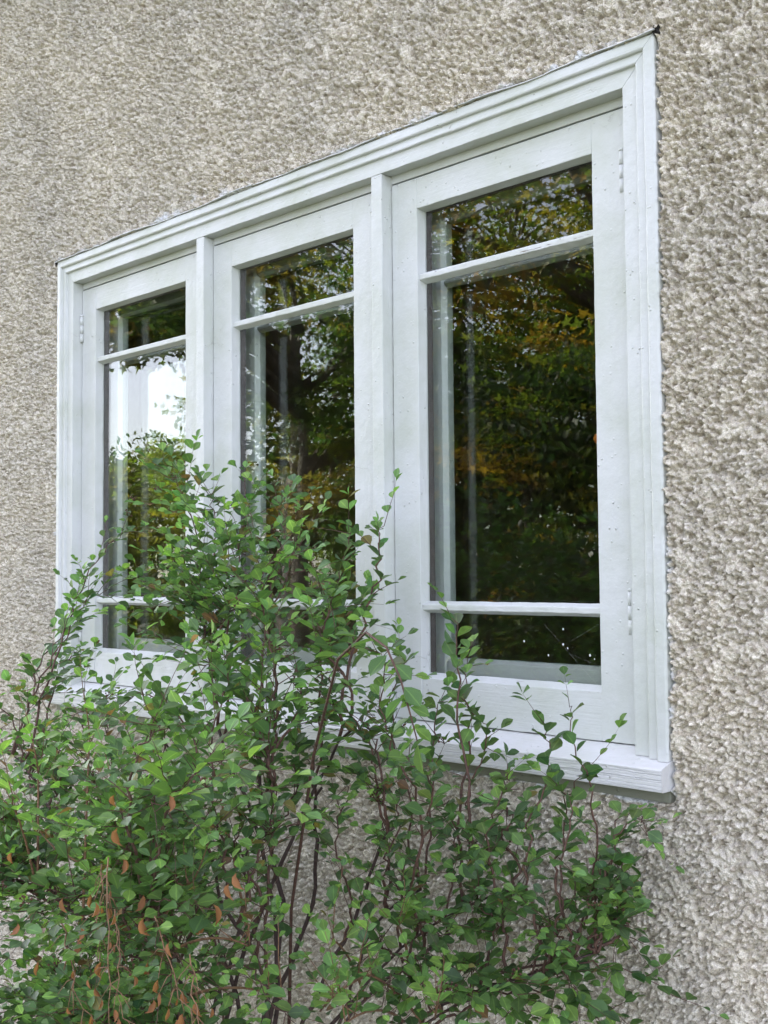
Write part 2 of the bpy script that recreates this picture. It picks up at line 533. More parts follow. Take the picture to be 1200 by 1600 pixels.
hpart('gable', [(HX0, 0.1, HZ), (HX0, 7.9, HZ), (HX0, 4, 6.55)], [(0, 1, 2)], MAT['wall'])
hpart('gable', [(HX1, 0.1, HZ), (HX1, 7.9, HZ), (HX1, 4, 6.55)], [(0, 2, 1)], MAT['wall'])

# roughcast relief: thrown stones, one continuous sheet over the wall core
def worley_lumps(x, z, cell, seed, tilt, hvar, flat=0.0, ell=0.35):
    """height of overlapping faceted stones, and which stone is on top"""
    u, w = x / cell, z / cell
    iu, iw = np.floor(u), np.floor(w)
    best = np.full(x.shape, -9.0)
    for du in (-1, 0, 1):
        for dw in (-1, 0, 1):
            cu, cw = iu + du, iw + dw
            px_ = cu + hash2(cu, cw, seed); pz_ = cw + hash2(cu, cw, seed + 1)
            a = hash2(cu, cw, seed + 2) * 6.283
            e = 1 + ell * (hash2(cu, cw, seed + 6) * 2 - 1)
            dx, dz = u - px_, w - pz_
            rx = (dx * np.cos(a) + dz * np.sin(a)) * e
            rz = (-dx * np.sin(a) + dz * np.cos(a)) / e
            r = (np.abs(rx) ** 2.6 + np.abs(rz) ** 2.6) ** (1 / 2.6)
            h = hvar * hash2(cu, cw, seed + 3) + tilt * ((hash2(cu, cw, seed + 4) - .5) * dx + (hash2(cu, cw, seed + 5) - .5) * dz)
            h = h - np.maximum(r - flat, 0) ** 1.6 * 2.2
            best = np.maximum(best, h)
    return best

def roughcast():
    xs = [-1.05]
    while xs[-1] < 3.05:
        dist = math.hypot(xs[-1] - CAM[0], CAM[1])
        xs.append(xs[-1] + 0.00215 * max(dist, 1.9) / 2.15)
    xs = np.array(xs)
    zs = np.arange(0.0, 3.80, 0.0026)
    X, Z = np.meshgrid(xs, zs)
    nz, nx = X.shape
    X, Z = X.ravel(), Z.ravel()
    vx, vy, vz = X - CAM[0], -CAM[1], Z - CAM[2]
    depth = vx * FWD[0] + vy * FWD[1] + vz * FWD[2]
    sx = 600 + F_PX * (vx * RT[0] + vy * RT[1] + vz * RT[2]) / depth
    sy = 800 - F_PX * (vx * UP[0] + vy * UP[1] + vz * UP[2]) / depth
    keepv = (sx > -140) & (sx < 1330) & (sy > -100) & (sy < 1680)          # the stretch in view, with a margin
    keepv &= ~((X > -OW + .03) & (X < LW + OW - .03) & (Z - Z0 > -1.383 + .03) & (Z - Z0 < OW - .03))
    X, Z = X[keepv], Z[keepv]
    zl = Z - Z0
    # distance to the casing rectangle (negative inside)
    ex0, ex1, ez0, ez1 = -OW, LW + OW, -1.383, OW
    wob = (fbm(X * 24, Z * 24, 5) - 0.5) * 0.006
    wobt = (fbm(X * 11, Z * 3, 6, 4) - 0.5) * 0.014
    dxo = np.maximum(ex0 - X, X - ex1); dzo = np.maximum(ez0 - zl, zl - ez1)
    dd = np.maximum(dxo, dzo)
    warpx = X + (fbm(X * 60, Z * 60, 1, 2) - 0.5) * 0.003
    warpz = Z + (fbm(X * 60, Z * 60, 2, 2) - 0.5) * 0.003
    h1 = worley_lumps(warpx, warpz, 0.0090, 11, 2.3, 1.50, 0.12)
    h2 = worley_lumps(warpx + 3.3, warpz + 1.7, 0.0050, 23, 2.5, 1.3, 0.05)
    h3 = worley_lumps(X + 7.1, Z + 2.9, 0.040, 41, 0.8, 1.8, 0.10)         # a few larger flat stones
    big = np.clip(h3 - 1.25, 0, 0.25) * 4
    patch = fbm(X * 5, Z * 5, 3, 3)
    ht = 0.0056 * h1 + 0.0046 * h2 * (0.6 + 0.8 * patch) + 0.004 * (patch - 0.5)
    ht = ht * (1 - 0.75 * big) + big * (0.0078 + 0.0006 * h2)
    ht += 0.0008 * (fbm(X * 150, Z * 150, 9, 2) - 0.5)
    y = 0.0040 - ht * 1.7 + 0.003 * np.clip(0.25 - h1, 0, 1)
    # broad hand-trowelled waviness
    y += 0.004 * (fbm(X * 1.7, Z * 1.7, 8, 2) - 0.5)
    # ragged edge that turns in behind the casing
    edge = np.where(dzo > dxo, dd + wobt + wob * 0.5, dd + wob)
    top = (dzo > dxo) & (zl > 0)
    lip = np.clip((edge + 0.0008) / 0.0032, 0, 1)
    y = np.where(top, y - 0.009 * np.clip(1 - np.abs(edge - 0.006) / 0.02, 0, 1), y)   # top edge stands out over the casing
    y = y * lip + (1 - lip) * 0.020
    # shading attribute: splashes of window paint on the stones beside the casing
    sm = fbm(X * 30, Z * 30, 31, 3) + 0.35 * fbm(X * 3.1, Z * 2.3, 33, 2)
    reach = np.where(top, 0.012 + 0.026 * np.clip(fbm(X * 4.0, Z * 0 + 3.0, 35, 2) - 0.42, 0, 1) * 4, 0.010)
    smear = np.clip((sm - 0.62 - 0.2 * (dd / reach)) * 6, 0, 1) * np.clip(1.25 - dd / reach, 0, 1)
    smear = np.where(dd > reach * 1.3, 0, smear)
    idx = np.arange(nz * nx).reshape(nz, nx)
    q = np.stack([idx[:-1, :-1], idx[:-1, 1:], idx[1:, 1:], idx[1:, :-1]], -1).reshape(-1, 4)
    q = q[keepv[q].all(1)]
    remap = np.cumsum(keepv) - 1
    co = np.stack([X - 1, y, Z], 1)
    me = np_mesh('roughcast', co, remap[q].ravel(), np.arange(len(q)) * 4, np.full(len(q), 4), False)
    print('wall quads', len(q))
    at = me.attributes.new('smear', 'FLOAT', 'POINT')
    at.data.foreach_set('value', smear.astype(np.float32))
    o = put('roughcast', me, MAT['wall'], house)
    return o
roughcast()

# ------------------------------------------------------------------ the window
win = thing('triple_window', 'white painted three-part casement window set in the roughcast wall', 'window', (LW / 2, 0, zw(-1.29)))
win['kind'] = 'thing'
OX, OZ = LW / 2, -1.29

def prism(name, poly, axis, a0, a1, mat, parent, seg=0.035, jit=0.0004, bevel=0.0014, cap_fn=None, bsegs=2):
    """extrude a cross-section along X or Z; poly is (y, z) for X and (x, y) for Z (window-local coordinates)"""
    bm = bmesh.new()
    n = max(1, int(abs(a1 - a0) / seg))
    k = len(poly)
    rows = []
    for i in range(n + 1):
        t = i / n
        row = []
        for j, (p, q) in enumerate(poly):
            if cap_fn:
                lo, hi = cap_fn(p, q)
            else:
                lo, hi = a0, a1
            a = lo + (hi - lo) * t
            jj = jit if 0 < i < n else 0.0
            dp, dq = random.uniform(-jj, jj), random.uniform(-jj, jj)
            if axis == 'X':
                co = (a - OX, p + dp, q + dq - OZ)
            else:
                co = (p + dp - OX, q + dq, a - OZ)
            row.append(bm.verts.new(co))
        rows.append(row)
    for i in range(n):
        for j in range(k):
            bm.faces.new((rows[i][j], rows[i][(j + 1) % k], rows[i + 1][(j + 1) % k], rows[i + 1][j]))
    bm.faces.new(list(reversed(rows[0])))
    bm.faces.new(rows[-1])
    bmesh.ops.recalc_face_normals(bm, faces=bm.faces)
    if bevel > 0:
        es = [e for e in bm.edges if len(e.link_faces) == 2 and e.calc_face_angle(0) > math.radians(28)]
        bmesh.ops.bevel(bm, geom=es, offset=bevel, segments=bsegs, profile=0.6, affect='EDGES', clamp_overlap=True)
    for fc in bm.faces:
        fc.smooth = False
    me = bpy.data.meshes.new(name)
    bm.to_mesh(me)
    bm.free()
    return put(name, me, mat, parent)

def wbox(name, x0, x1, y0, y1, z0, z1, axis, mat, parent, bevel=0.0014, jit=0.0003, seg=0.05):
    if axis == 'X':
        return prism(name, [(y0, z0), (y1, z0), (y1, z1), (y0, z1)], 'X', x0, x1, mat, parent, seg, jit, bevel)
    return prism(name, [(x0, y0), (x1, y0), (x1, y1), (x0, y1)], 'Z', z0, z1, mat, parent, seg, jit, bevel)

# moulded casing with mitred corners; u = distance outward from the inner edge
PROF = [(0.0, 0.10), (0.0, 0.0), (0.0335, 0.0), (0.0350, -0.0072), (0.0380, -0.0085), (0.0540, -0.0062), (0.0552, -0.0125),
        (0.0585, -0.0146), (0.0760, -0.0135), (0.080, -0.0105), (0.080, 0.05), (0.03, 0.10)]
prism('head_casing', [(y, u) for u, y in PROF], 'X', 0, 1, MAT['paint_x'], win, seg=1 / 60, jit=0.0005, bevel=0.0012,
      cap_fn=lambda p, q: (-q, LW + q))
prism('jamb_casing', [(-u, y) for u, y in PROF], 'Z', 0, 1, MAT['paint_z'], win, seg=1 / 45, jit=0.0005, bevel=0.0012,
      cap_fn=lambda p, q: (sill_z(min(q, D)) + 0.0005, -p - 0.0006))
prism('jamb_casing', [(LW + u, y) for u, y in PROF], 'Z', 0, 1, MAT['paint_z'], win, seg=1 / 45, jit=0.0005, bevel=0.0012,
      cap_fn=lambda p, q: (sill_z(min(q, D)) + 0.0005, p - LW - 0.0006))
# frame head above the sashes, jamb linings behind them, dark rebate
wbox('frame_head', 0.001, LW - 0.001, D + 0.002, 0.20, -0.0195, 0.03, 'X', MAT['paint_x'], win)
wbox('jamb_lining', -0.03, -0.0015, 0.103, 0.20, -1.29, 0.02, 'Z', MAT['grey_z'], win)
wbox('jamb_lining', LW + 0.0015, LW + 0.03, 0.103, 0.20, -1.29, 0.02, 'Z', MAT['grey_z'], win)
for i in (0, 1):
    xa = S + i * (S + MU)
    wbox('mullion', xa, xa + MU, 0.0006, 0.20, sill_z(D) - 0.004, -0.0007, 'Z', MAT['paint_z'], win, bevel=0.0018, jit=0.0006)
# sill: sloping top, grooved weathered nose
nose = [(0.20, -1.33), (0.20, -1.2975), (D + 0.004, sill_z(D + 0.004) - 0.001), (-0.040, sill_z(-0.040))]
zt, zb, yn = sill_z(-0.040) - 0.002, -1.357, -0.0425
gz = zt
nose.append((yn, gz))
rr = random.Random(3)
while gz > zb + 0.006:
    step = rr.uniform(0.0035, 0.0068)
    gz -= step
    dep = rr.uniform(0.0010, 0.0026)
    nose += [(yn + 0.0002, gz + 0.0012), (yn + dep, gz + 0.0004), (yn + 0.0001, gz - 0.0004)]
nose += [(yn + 0.001, zb), (yn + 0.004, zb - 0.001), (0.0, zb - 0.001)]
prism('sill', nose, 'X', -0.088, LW + 0.082, MAT['paint_sill'], win, seg=0.02, jit=0.00022, bevel=0.0)
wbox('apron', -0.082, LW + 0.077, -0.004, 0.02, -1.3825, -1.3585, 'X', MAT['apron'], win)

# the three sashes
def pane(name, x0, x1, y0, y1, z0, z1, mat, parent):
    vv, ff = box_vf(x0 - OX, x1 - OX, y0, y1, z0 - OZ, z1 - OZ)
    me = bpy.data.meshes.new(name)
    me.from_pydata(vv, [], ff)
    return put(name, me, mat, parent)

M1, M2 = (-0.2490, -0.2700), (-1.0190, -1.0400)
def make_sash(x):
    sa = part_empty('sash', win)
    y0, y1 = D, YG + 0.0045
    xl, xr = x + 0.0022, x + S - 0.0030
    st, sb = -0.0240, SB
    a, b = x + GL, x + S - GR
    # stiles: inner edge slopes back to the glass (painted putty)
    prism('stile', [(xl, y0), (a, y0), (a + 0.0035, YG - 0.0005), (a + 0.0035, y1), (xl, y1)], 'Z', sb, st, MAT['paint_z'], sa, jit=0.0004)
    prism('stile', [(b, y0), (xr, y0), (xr, y1), (b - 0.0035, y1), (b - 0.0035, YG - 0.0005)], 'Z', sb, st, MAT['paint_z'], sa, jit=0.0004)
    prism('top_rail', [(y0 + .0003, st), (y0 + .0003, GT), (YG - 0.0005, GT - 0.004), (y1, GT - 0.004), (y1, st)], 'X', a + .0005, b - .0005, MAT['paint_x'], sa)
    prism('bottom_rail', [(y0 + .0003, sb), (y1, sb), (y1, GB + 0.0115), (YG - 0.0005, GB + 0.0115), (y0 + 0.0035, GB)], 'X', a + .0005, b - .0005, MAT['paint_worn'], sa, seg=0.02, jit=0.0007)
    for (zt_, zb_) in (M1, M2):
        c = (zt_ + zb_) / 2
        prism('muntin', [(y0 + 0.0055, c - 0.0065), (YG - 0.0008, zb_ - 0.003), (YG + 0.0040, zb_ - 0.003), (YG + 0.0040, zt_ + 0.003), (YG - 0.0008, zt_ + 0.003), (y0 + 0.0055, c + 0.0065)],
              'X', a + 0.0006, b - 0.0006, MAT['paint_worn'], sa, seg=0.02, jit=0.0006, bevel=0.0018)
    ga, gb = a + 0.0008, b - 0.0008
    for (z1_, z0_) in ((GT - 0.001, M1[0] - 0.001), (M1[1] + 0.001, M2[0] - 0.001), (M2[1] + 0.001, GB + 0.009)):
        pane('pane', ga, gb, YG + 0.0003, YG + 0.0033, z0_, z1_, MAT['glass'], sa)
    # dark stained inner half of the sash
    yb0, yb1 = y1 + 0.0006, y1 + 0.020
    wbox('rebate', x + .001, x + S - .001, D + .012, y1 - .001, st + .0004, -.0199, 'X', MAT['dark_gap'], sa, bevel=0, jit=0)
    wbox('back_stile', xl, a + 0.0025, yb0, yb1, sb, st, 'Z', MAT['brown'], sa)
    wbox('back_stile', b - 0.0025, xr, yb0, yb1, sb, st, 'Z', MAT['brown'], sa)
    wbox('back_rail', a + 0.003, b - 0.003, yb0, yb1, GT - 0.003, st, 'X', MAT['brown'], sa)
    wbox('back_rail', a + 0.003, b - 0.003, yb0, yb1, sb, GB + 0.006, 'X', MAT['grey_x'], sa)
    return sa

def make_inner(x):
    """second casement on the room side"""
    sa = part_empty('inner_sash', win)
    y0, y1, yg = 0.118, 0.152, 0.132
    xl, xr = x + 0.004, x + S - 0.004
    a, b = x + 0.088, x + S - 0.088
    st, sb = -0.024, -1.283
    gt, gb_ = -0.105, -1.158
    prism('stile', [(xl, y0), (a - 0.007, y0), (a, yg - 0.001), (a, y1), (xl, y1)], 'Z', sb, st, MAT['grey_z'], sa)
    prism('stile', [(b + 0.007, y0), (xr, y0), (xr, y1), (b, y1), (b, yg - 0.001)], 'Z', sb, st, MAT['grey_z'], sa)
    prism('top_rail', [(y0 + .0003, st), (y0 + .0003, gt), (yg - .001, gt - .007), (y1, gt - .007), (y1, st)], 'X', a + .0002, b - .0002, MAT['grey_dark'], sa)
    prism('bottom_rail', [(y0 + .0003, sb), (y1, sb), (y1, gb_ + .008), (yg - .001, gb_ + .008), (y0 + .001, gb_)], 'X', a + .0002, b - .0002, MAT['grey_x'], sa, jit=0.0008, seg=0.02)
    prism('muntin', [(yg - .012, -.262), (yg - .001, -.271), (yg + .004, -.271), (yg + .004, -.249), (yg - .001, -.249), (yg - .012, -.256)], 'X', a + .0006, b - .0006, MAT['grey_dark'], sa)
    pane('pane', a + .0008, b - .0008, yg, yg + .003, -.250, gt - .001, MAT['glass_in'], sa)
    pane('pane', a + .0008, b - .0008, yg, yg + .003, gb_ + .006, -.270, MAT['glass_in'], sa)
    return sa

def tube(bm, pts, radii, sides=6, cap=True):
    rings = []
    prev = None
    for i, p in enumerate(pts):
        p = Vector(p)
        if i == 0:
            t = Vector(pts[1]) - p
        elif i == len(pts) - 1:
            t = p - Vector(pts[i - 1])
        else:
            t = Vector(pts[i + 1]) - Vector(pts[i - 1])
        t.normalize()
        if prev is None:
            u = t.orthogonal().normalized()
        else:
            u = (prev - t * prev.dot(t))
            u = u.normalized() if u.length > 1e-6 else t.orthogonal().normalized()
        prev = u
        w = t.cross(u)
        rings.append([bm.verts.new(p + (u * math.cos(k * 6.28319 / sides) + w * math.sin(k * 6.28319 / sides)) * radii[i]) for k in range(sides)])
    for i in range(len(rings) - 1):
        for k in range(sides):
            f_ = bm.faces.new((rings[i][k], rings[i][(k + 1) % sides], rings[i + 1][(k + 1) % sides], rings[i + 1][k]))
            f_.smooth = True
    if cap:
        bm.faces.new(list(reversed(rings[0])))
        bm.faces.new(rings[-1])

def bm_obj(name, bm, mat, parent=None):
    me = bpy.data.meshes.new(name)
    bm.to_mesh(me)
    bm.free()
    return put(name, me, mat, parent)

def hinge(parent, x, z0, z1, y):
    bm = bmesh.new()
    n = 3
    for i in range(n):
        a = z0 + (z1 - z0) * i / n + 0.0004
        b = z0 + (z1 - z0) * (i + 1) / n - 0.0004
        tube(bm, [(x - OX, y, a - OZ), (x - OX, y, b - OZ)], [0.0058, 0.0058], 10)
    tube(bm, [(x - OX, y, z1 - OZ), (x - OX, y, z1 + 0.004 - OZ), (x - OX, y, z1 + 0.007 - OZ)], [0.0062, 0.0066, 0.002], 10)
    return bm_obj('hinge', bm, MAT['paint_z'], parent)

sashes = []
for i in range(3):
    x = i * (S + MU)
    sashes.append(make_sash(x))
    make_inner(x)
hinge(sashes[0], 0.0045, -0.195, -0.110, D - 0.004)
hinge(sashes[0], 0.0045, -1.160, -1.075, D - 0.004)
hinge(sashes[2], LW - 0.0275, -0.195, -0.110, D + 0.0034)
hinge(sashes[2], LW - 0.0275, -1.075, -0.990, D + 0.0042)

# drip flashing: a thin painted strip that follows the ragged stucco edge above the head casing
bm = bmesh.new()
prev = None
nseg = 110
rf = random.Random(5)
ph = [rf.uniform(0, 6.28) for _ in range(6)]
for i in range(nseg + 1):
    x = -OW - 0.004 + (LW + 2 * OW + 0.010) * i / nseg
    t = i / nseg
    zz = OW + 0.0022 + 0.0022 * math.sin(t * 23 + ph[0]) + 0.0016 * math.sin(t * 51 + ph[1]) + 0.001 * rf.uniform(-1, 1)
    yy = -0.0185 + 0.0022 * math.sin(t * 31 + ph[2]) + 0.0012 * rf.uniform(-1, 1)
    row = [bm.verts.new(c) for c in ((x - OX, 0.012, zz + 0.003 - OZ), (x - OX, yy, zz - OZ), (x - OX, yy - 0.0006, zz - 0.0016 - OZ), (x - OX, 0.012, zz + 0.0014 - OZ))]
    if prev:
        for k in range(4):
            bm.faces.new((prev[k], prev[(k + 1) % 4], row[(k + 1) % 4], row[k]))
    else:
        bm.faces.new(row)
    prev = row
bm.faces.new(list(reversed(prev)))
bmesh.ops.recalc_face_normals(bm, faces=bm.faces)
bm_obj('drip_flashing', bm, MAT['tin'], win)

for (cx_, cz_) in ((-OW - .004, OW - .004), (LW + OW + .004, OW + .004)):  # dark lumps in place of the shade inside the open corner cavities
    bm = bmesh.new()
    bmesh.ops.create_icosphere(bm, subdivisions=3, radius=.009)
    for v_ in bm.verts:
        k_ = 1 + .5 * math.sin(v_.co.x * 700) * math.cos(v_.co.z * 500)
        v_.co = Vector((v_.co.x * .8 * k_ + cx_ - OX, v_.co.y * .8 * k_ - .009, v_.co.z * k_ + cz_ - OZ))
    bm_obj('dark_cavity', bm, MAT['dark_gap'], win)
# ------------------------------------------------------------------ reflected garden: trees that stand in front of the wall, beyond the camera
def leaf_batch(template, tris, pos, dirs, ups, size, tint, name):
    """many leaves as one mesh (numpy); template in (along, across, normal) coordinates"""
    n = len(pos)
    d = dirs / np.linalg.norm(dirs, axis=1, keepdims=True)
    w = np.cross(ups, d)
    w /= np.linalg.norm(w, axis=1, keepdims=True) + 1e-9
    u = np.cross(d, w)
    T = template
    V = pos[:, None, :] + size[:, None, None] * (T[None, :, 0, None] * d[:, None, :] + T[None, :, 1, None] * w[:, None, :] + T[None, :, 2, None] * u[:, None, :])
    k = len(T)
    flat, ls, lt = [], [], []
    base = (np.arange(n) * k)
    start = 0
    ff = np.concatenate([np.array(f_) for f_ in tris])
    lens = np.array([len(f_) for f_ in tris])
    flat = (base[:, None] + ff[None, :]).ravel()
    lt = np.tile(lens, n)
    ls = np.concatenate([[0], np.cumsum(lt)[:-1]])
    me = np_mesh(name, V.reshape(-1, 3), flat, ls, lt, True)
    at = me.attributes.new('tint', 'FLOAT_COLOR', 'POINT')
    c = np.repeat(np.concatenate([tint, np.ones((n, 1))], 1), k, axis=0).astype(np.float32)
    at.data.foreach_set('color', c.ravel())
    rb = me.attributes.new('rib', 'FLOAT', 'POINT')
    rb.data.foreach_set('value', np.tile((np.abs(T[:, 1]) < .02).astype(np.float32), n))
    return me

# maple leaf: five pointed lobes
ML = []
for a, r in ((-180, 0.05), (-118, 0.34), (-88, 0.20), (-62, 0.50), (-34, 0.27), (0, 0.62), (34, 0.27), (62, 0.50), (88, 0.20), (118, 0.34)):
    ML.append((r * math.cos(math.radians(a)) + 0.3, r * math.sin(math.radians(a)), 0.10 * (abs(a) / 118) * (1 if abs(a) < 150 else 0)))
ML = np.array(ML)
ML_F = [(0, 1, 2, 3, 4), (0, 4, 5, 6), (0, 6, 7, 8, 9)]
OV = np.array([(0, 0, 0), (0.35, -0.26, 0.05), (0.75, -0.20, 0.05), (1.0, 0, 0), (0.75, 0.20, 0.05), (0.35, 0.26, 0.05)])
OV_F = [(0, 1, 2, 3), (0, 3, 4, 5)]

def make_tree(name, label, loc, trunk_r, trunk_h, blobs, per, size, tints, seed, leaf='maple', group='trees across the garden', lean=(0, 0)):
    """blobs: (x, y, z, rx, rz) crown masses relative to the base; limbs run from the trunk to each mass"""
    r = random.Random(seed)
    rg = np.random.default_rng(seed)
    t = thing(name, label, 'tree', loc, group)
    bm = bmesh.new()
    top = Vector((lean[0], lean[1], trunk_h))
    pts = [Vector((0, 0, -0.05)), Vector((0, 0, 0.25))]
    for i in range(1, 7):
        f_ = i / 6
        pts.append(Vector((lean[0] * f_ + r.uniform(-.08, .08), lean[1] * f_ + r.uniform(-.08, .08), 0.25 + (trunk_h - .25) * f_)))
    tube(bm, pts, [trunk_r * 1.5, trunk_r * 1.1] + [trunk_r * (1 - 0.12 * i) for i in range(1, 7)], 10)
    bm_obj('trunk', bm, MAT['tree_bark'], t)
    P, DR, UPS, SZ, TN = [], [], [], [], []
    tints = np.array(tints)
    for (bx, by, bz, rx, rz) in blobs:
        c = Vector((bx, by, bz))
        z_at = min(trunk_h * 0.95, max(trunk_h * 0.35, bz - rx * 0.8))
        st = Vector((lean[0] * z_at / trunk_h, lean[1] * z_at / trunk_h, z_at))
        bm = bmesh.new()
        mid = (st + c) / 2 + Vector((r.uniform(-.2, .2), r.uniform(-.2, .2), r.uniform(.0, .35)))
        tube(bm, [st, st.lerp(mid, .5), mid, mid.lerp(c, .5), c], [trunk_r * .42, trunk_r * .36, trunk_r * .3, trunk_r * .2, trunk_r * .08], 7)
        ncl = max(6, int(per * rx * rx / 60))
        for k in range(ncl):
            v = rg.normal(size=3); v /= np.linalg.norm(v)
            rad = rg.uniform(.25, 1.0) ** 0.5
            q = np.array([bx, by, bz]) + v * np.array([rx, rx, rz]) * rad
            if k % 3 == 0:
                tube(bm, [c.lerp(Vector(q), .1), c.lerp(Vector(q), .6) + Vector((0, 0, r.uniform(-.05, .1))), Vector(q)], [trunk_r * .09, trunk_r * .06, trunk_r * .03], 4)
            nl = max(6, int(per / ncl))
            cl = rg.uniform(.16, .42) * (rx / 1.4) ** .5
            o = rg.normal(size=(nl, 3)) * np.array([cl, cl, cl * .55])
            pp = q + o
            P.append(pp)
            out = v[None, :] + rg.normal(size=(nl, 3)) * .8
            out[:, 2] -= .35
            DR.append(out)
            uu = rg.normal(size=(nl, 3)) * .55 + np.array([0, 0, 1.0])
            UPS.append(uu)
            SZ.append(size * rg.uniform(.65, 1.3, nl))
            base = tints[rg.integers(len(tints))]
            TN.append(base[None, :] * rg.uniform(.7, 1.35, (nl, 1)) * rg.uniform(.9, 1.1, (nl, 3)))
        bm_obj('limb', bm, MAT['tree_bark'], t)
    P, DR, UPS, SZ, TN = map(np.concatenate, (P, DR, UPS, SZ, TN))
    T, FF = (ML, ML_F) if leaf == 'maple' else (OV, OV_F)
    me = leaf_batch(T, FF, P, DR, UPS, SZ, TN, 'crown')
    cr = put('crown', me, MAT['tree_leaf'], t)
    cr['kind'] = 'stuff'
    return t

GREEN = [(0.06, 0.10, 0.03), (0.045, 0.085, 0.03), (0.085, 0.115, 0.03)]
GOLD = [(0.25, 0.21, 0.035), (0.15, 0.18, 0.04), (0.32, 0.19, 0.035), (0.10, 0.14, 0.03)]
def rand_blobs(seed, n, R, z0, z1, rmin, rmax):
    r = random.Random(seed)
    out = []
    for i in range(n):
        a = r.uniform(0, 6.28); d = R * math.sqrt(r.uniform(.02, 1))
        z = r.uniform(z0, z1)
        k = r.uniform(rmin, rmax)
        out.append((d * math.cos(a), d * math.sin(a), z, k, k * .75))
    return out
# dense golden maples seen in the pane nearest the camera
make_tree('maple_tree', 'broad golden green maple mirrored in the pane nearest the stucco at right', (-3.2, -8.3, 0), 0.20, 4.2,
          rand_blobs(1, 13, 2.5, 0.9, 7.5, 1.0, 1.5) + [(-1.2, .6, 5.0, 1.3, 1.0), (.6, .9, 5.3, 1.3, 1.0), (-2.4, .2, 5.6, 1.2, 1.0), (1.6, -.2, 4.2, 1.2, 1.0)], 1200, 0.13, GOLD, 11)
make_tree('maple_tree', 'dense dark green maple mirrored low in the tall right pane', (-5.6, -8.9, 0), 0.18, 3.6,
          rand_blobs(2, 11, 1.9, 0.8, 6.5, 0.9, 1.4), 1200, 0.13, GREEN, 12)
make_tree('maple_tree', 'tall maple mirrored behind the golden one in the right pane', (-5.2, -12.4, 0), 0.25, 6.0,
          rand_blobs(3, 12, 2.8, 1.5, 10.0, 1.3, 1.9), 1000, 0.17, GREEN + GOLD, 13)
for (x, y, h, sd, lb) in [(-2.4, -6.6, 3.5, 51, 'shade-coloured understory bush mirrored at the bottom right of the right pane'), (-3.7, -6.9, 3.7, 52, 'shade-coloured understory bush mirrored in the lower middle of the right pane'),
                          (-5.0, -7.2, 3.3, 53, 'shade-coloured understory bush mirrored at the lower left of the right pane')]:  # added bushes: shade of the unlit understory is put into their leaf colour
    make_tree('shade_coloured_bush', lb, (x, y, 0), 0.09, h * .7, rand_blobs(sd, 8, h * .22, h * .12, h * .86, h * .17, h * .24), 520, 0.10, [(0.022, 0.038, 0.018), (0.03, 0.05, 0.02), (0.018, 0.03, 0.014)], sd, 'oval', 'shade-coloured bushes under the maples')
make_tree('garden_tree', 'tall leafy tree mirrored behind the trunk in the middle pane', (-11.7, -11.9, 0), 0.16, 6.0, rand_blobs(61, 14, 1.9, 1.2, 8.6, .9, 1.3), 620, 0.17, GREEN + GOLD[:1], 61)
# open-crowned maple with a dark trunk: middle pane, overhanging into the far one
make_tree('maple_tree', 'open crowned maple with dark trunk mirrored in the middle pane', (-7.0, -6.9, 0), 0.20, 4.6,
          [(0.9, -0.6, 3.3, .9, .7), (1.4, -1.3, 4.6, 1.2, .9), (0.2, -1.6, 2.6, .7, .5), (-.6, .7, 4.9, 1.1, .8), (-.9, 1.7, 4.7, .9, .65),
           (0.3, 0.2, 5.6, 1.3, .9), (-1.8, 1.0, 5.0, 1.0, .7), (0.6, 1.4, 5.2, 1.0, .7), (0.4, -0.3, 2.2, .6, .45), (1.0, -2.2, 3.4, .8, .7),
           (1.9, 2.9, 3.95, .55, .42), (1.2, 2.2, 4.35, .8, .55), (2.25, 3.45, 3.6, .32, .35), (1.6, 3.7, 4.25, .75, .42)], 900, 0.13, GREEN + [(0.17, 0.17, 0.04), (0.20, 0.15, 0.04)], 14)
# lower trees at the far side of the lawn, mirrored under the sky of the farthest pane
far = [(-16.5, -11.3, 3.9, 1), (-19.5, -12.2, 4.4, 2), (-14.2, -12.4, 4.6, 3), (-21.5, -15.5, 5.4, 4), (-12.0, -14.2, 5.2, 5), (-17.5, -9.2, 3.6, 6), (-23.0, -10.6, 4.6, 7), (-9.6, -12.8, 5.0, 8)]
fl = ['small bushy tree mirrored under the sky at the left pane centre', 'rounded tree mirrored just behind the small bushy one in the left pane',
      'golden tree mirrored at the right edge of the left pane', 'taller rear tree mirrored between the crowns of the left pane',
      'leafy tree mirrored at the left edge of the middle pane', 'low bushy tree mirrored by the left stile of the left pane',
      'far tree mirrored beside the left stile of the left pane', 'leafy tree mirrored low in the middle pane behind the shrub']
for (x, y, h, sd), lb in zip(far, fl):
    make_tree('garden_tree', lb, (x, y, 0), 0.10, h * .6, rand_blobs(20 + sd, 8, h * .28, h * .14, h * .84, h * .19, h * .27), 420, 0.19,
              [(0.17, 0.20, 0.04), (0.12, 0.16, 0.035), (0.21, 0.20, 0.04)] if sd % 2 else GREEN + [(0.14, 0.17, 0.035)], 30 + sd, 'maple' if sd % 2 else 'oval', 'low trees at the far side of the lawn')

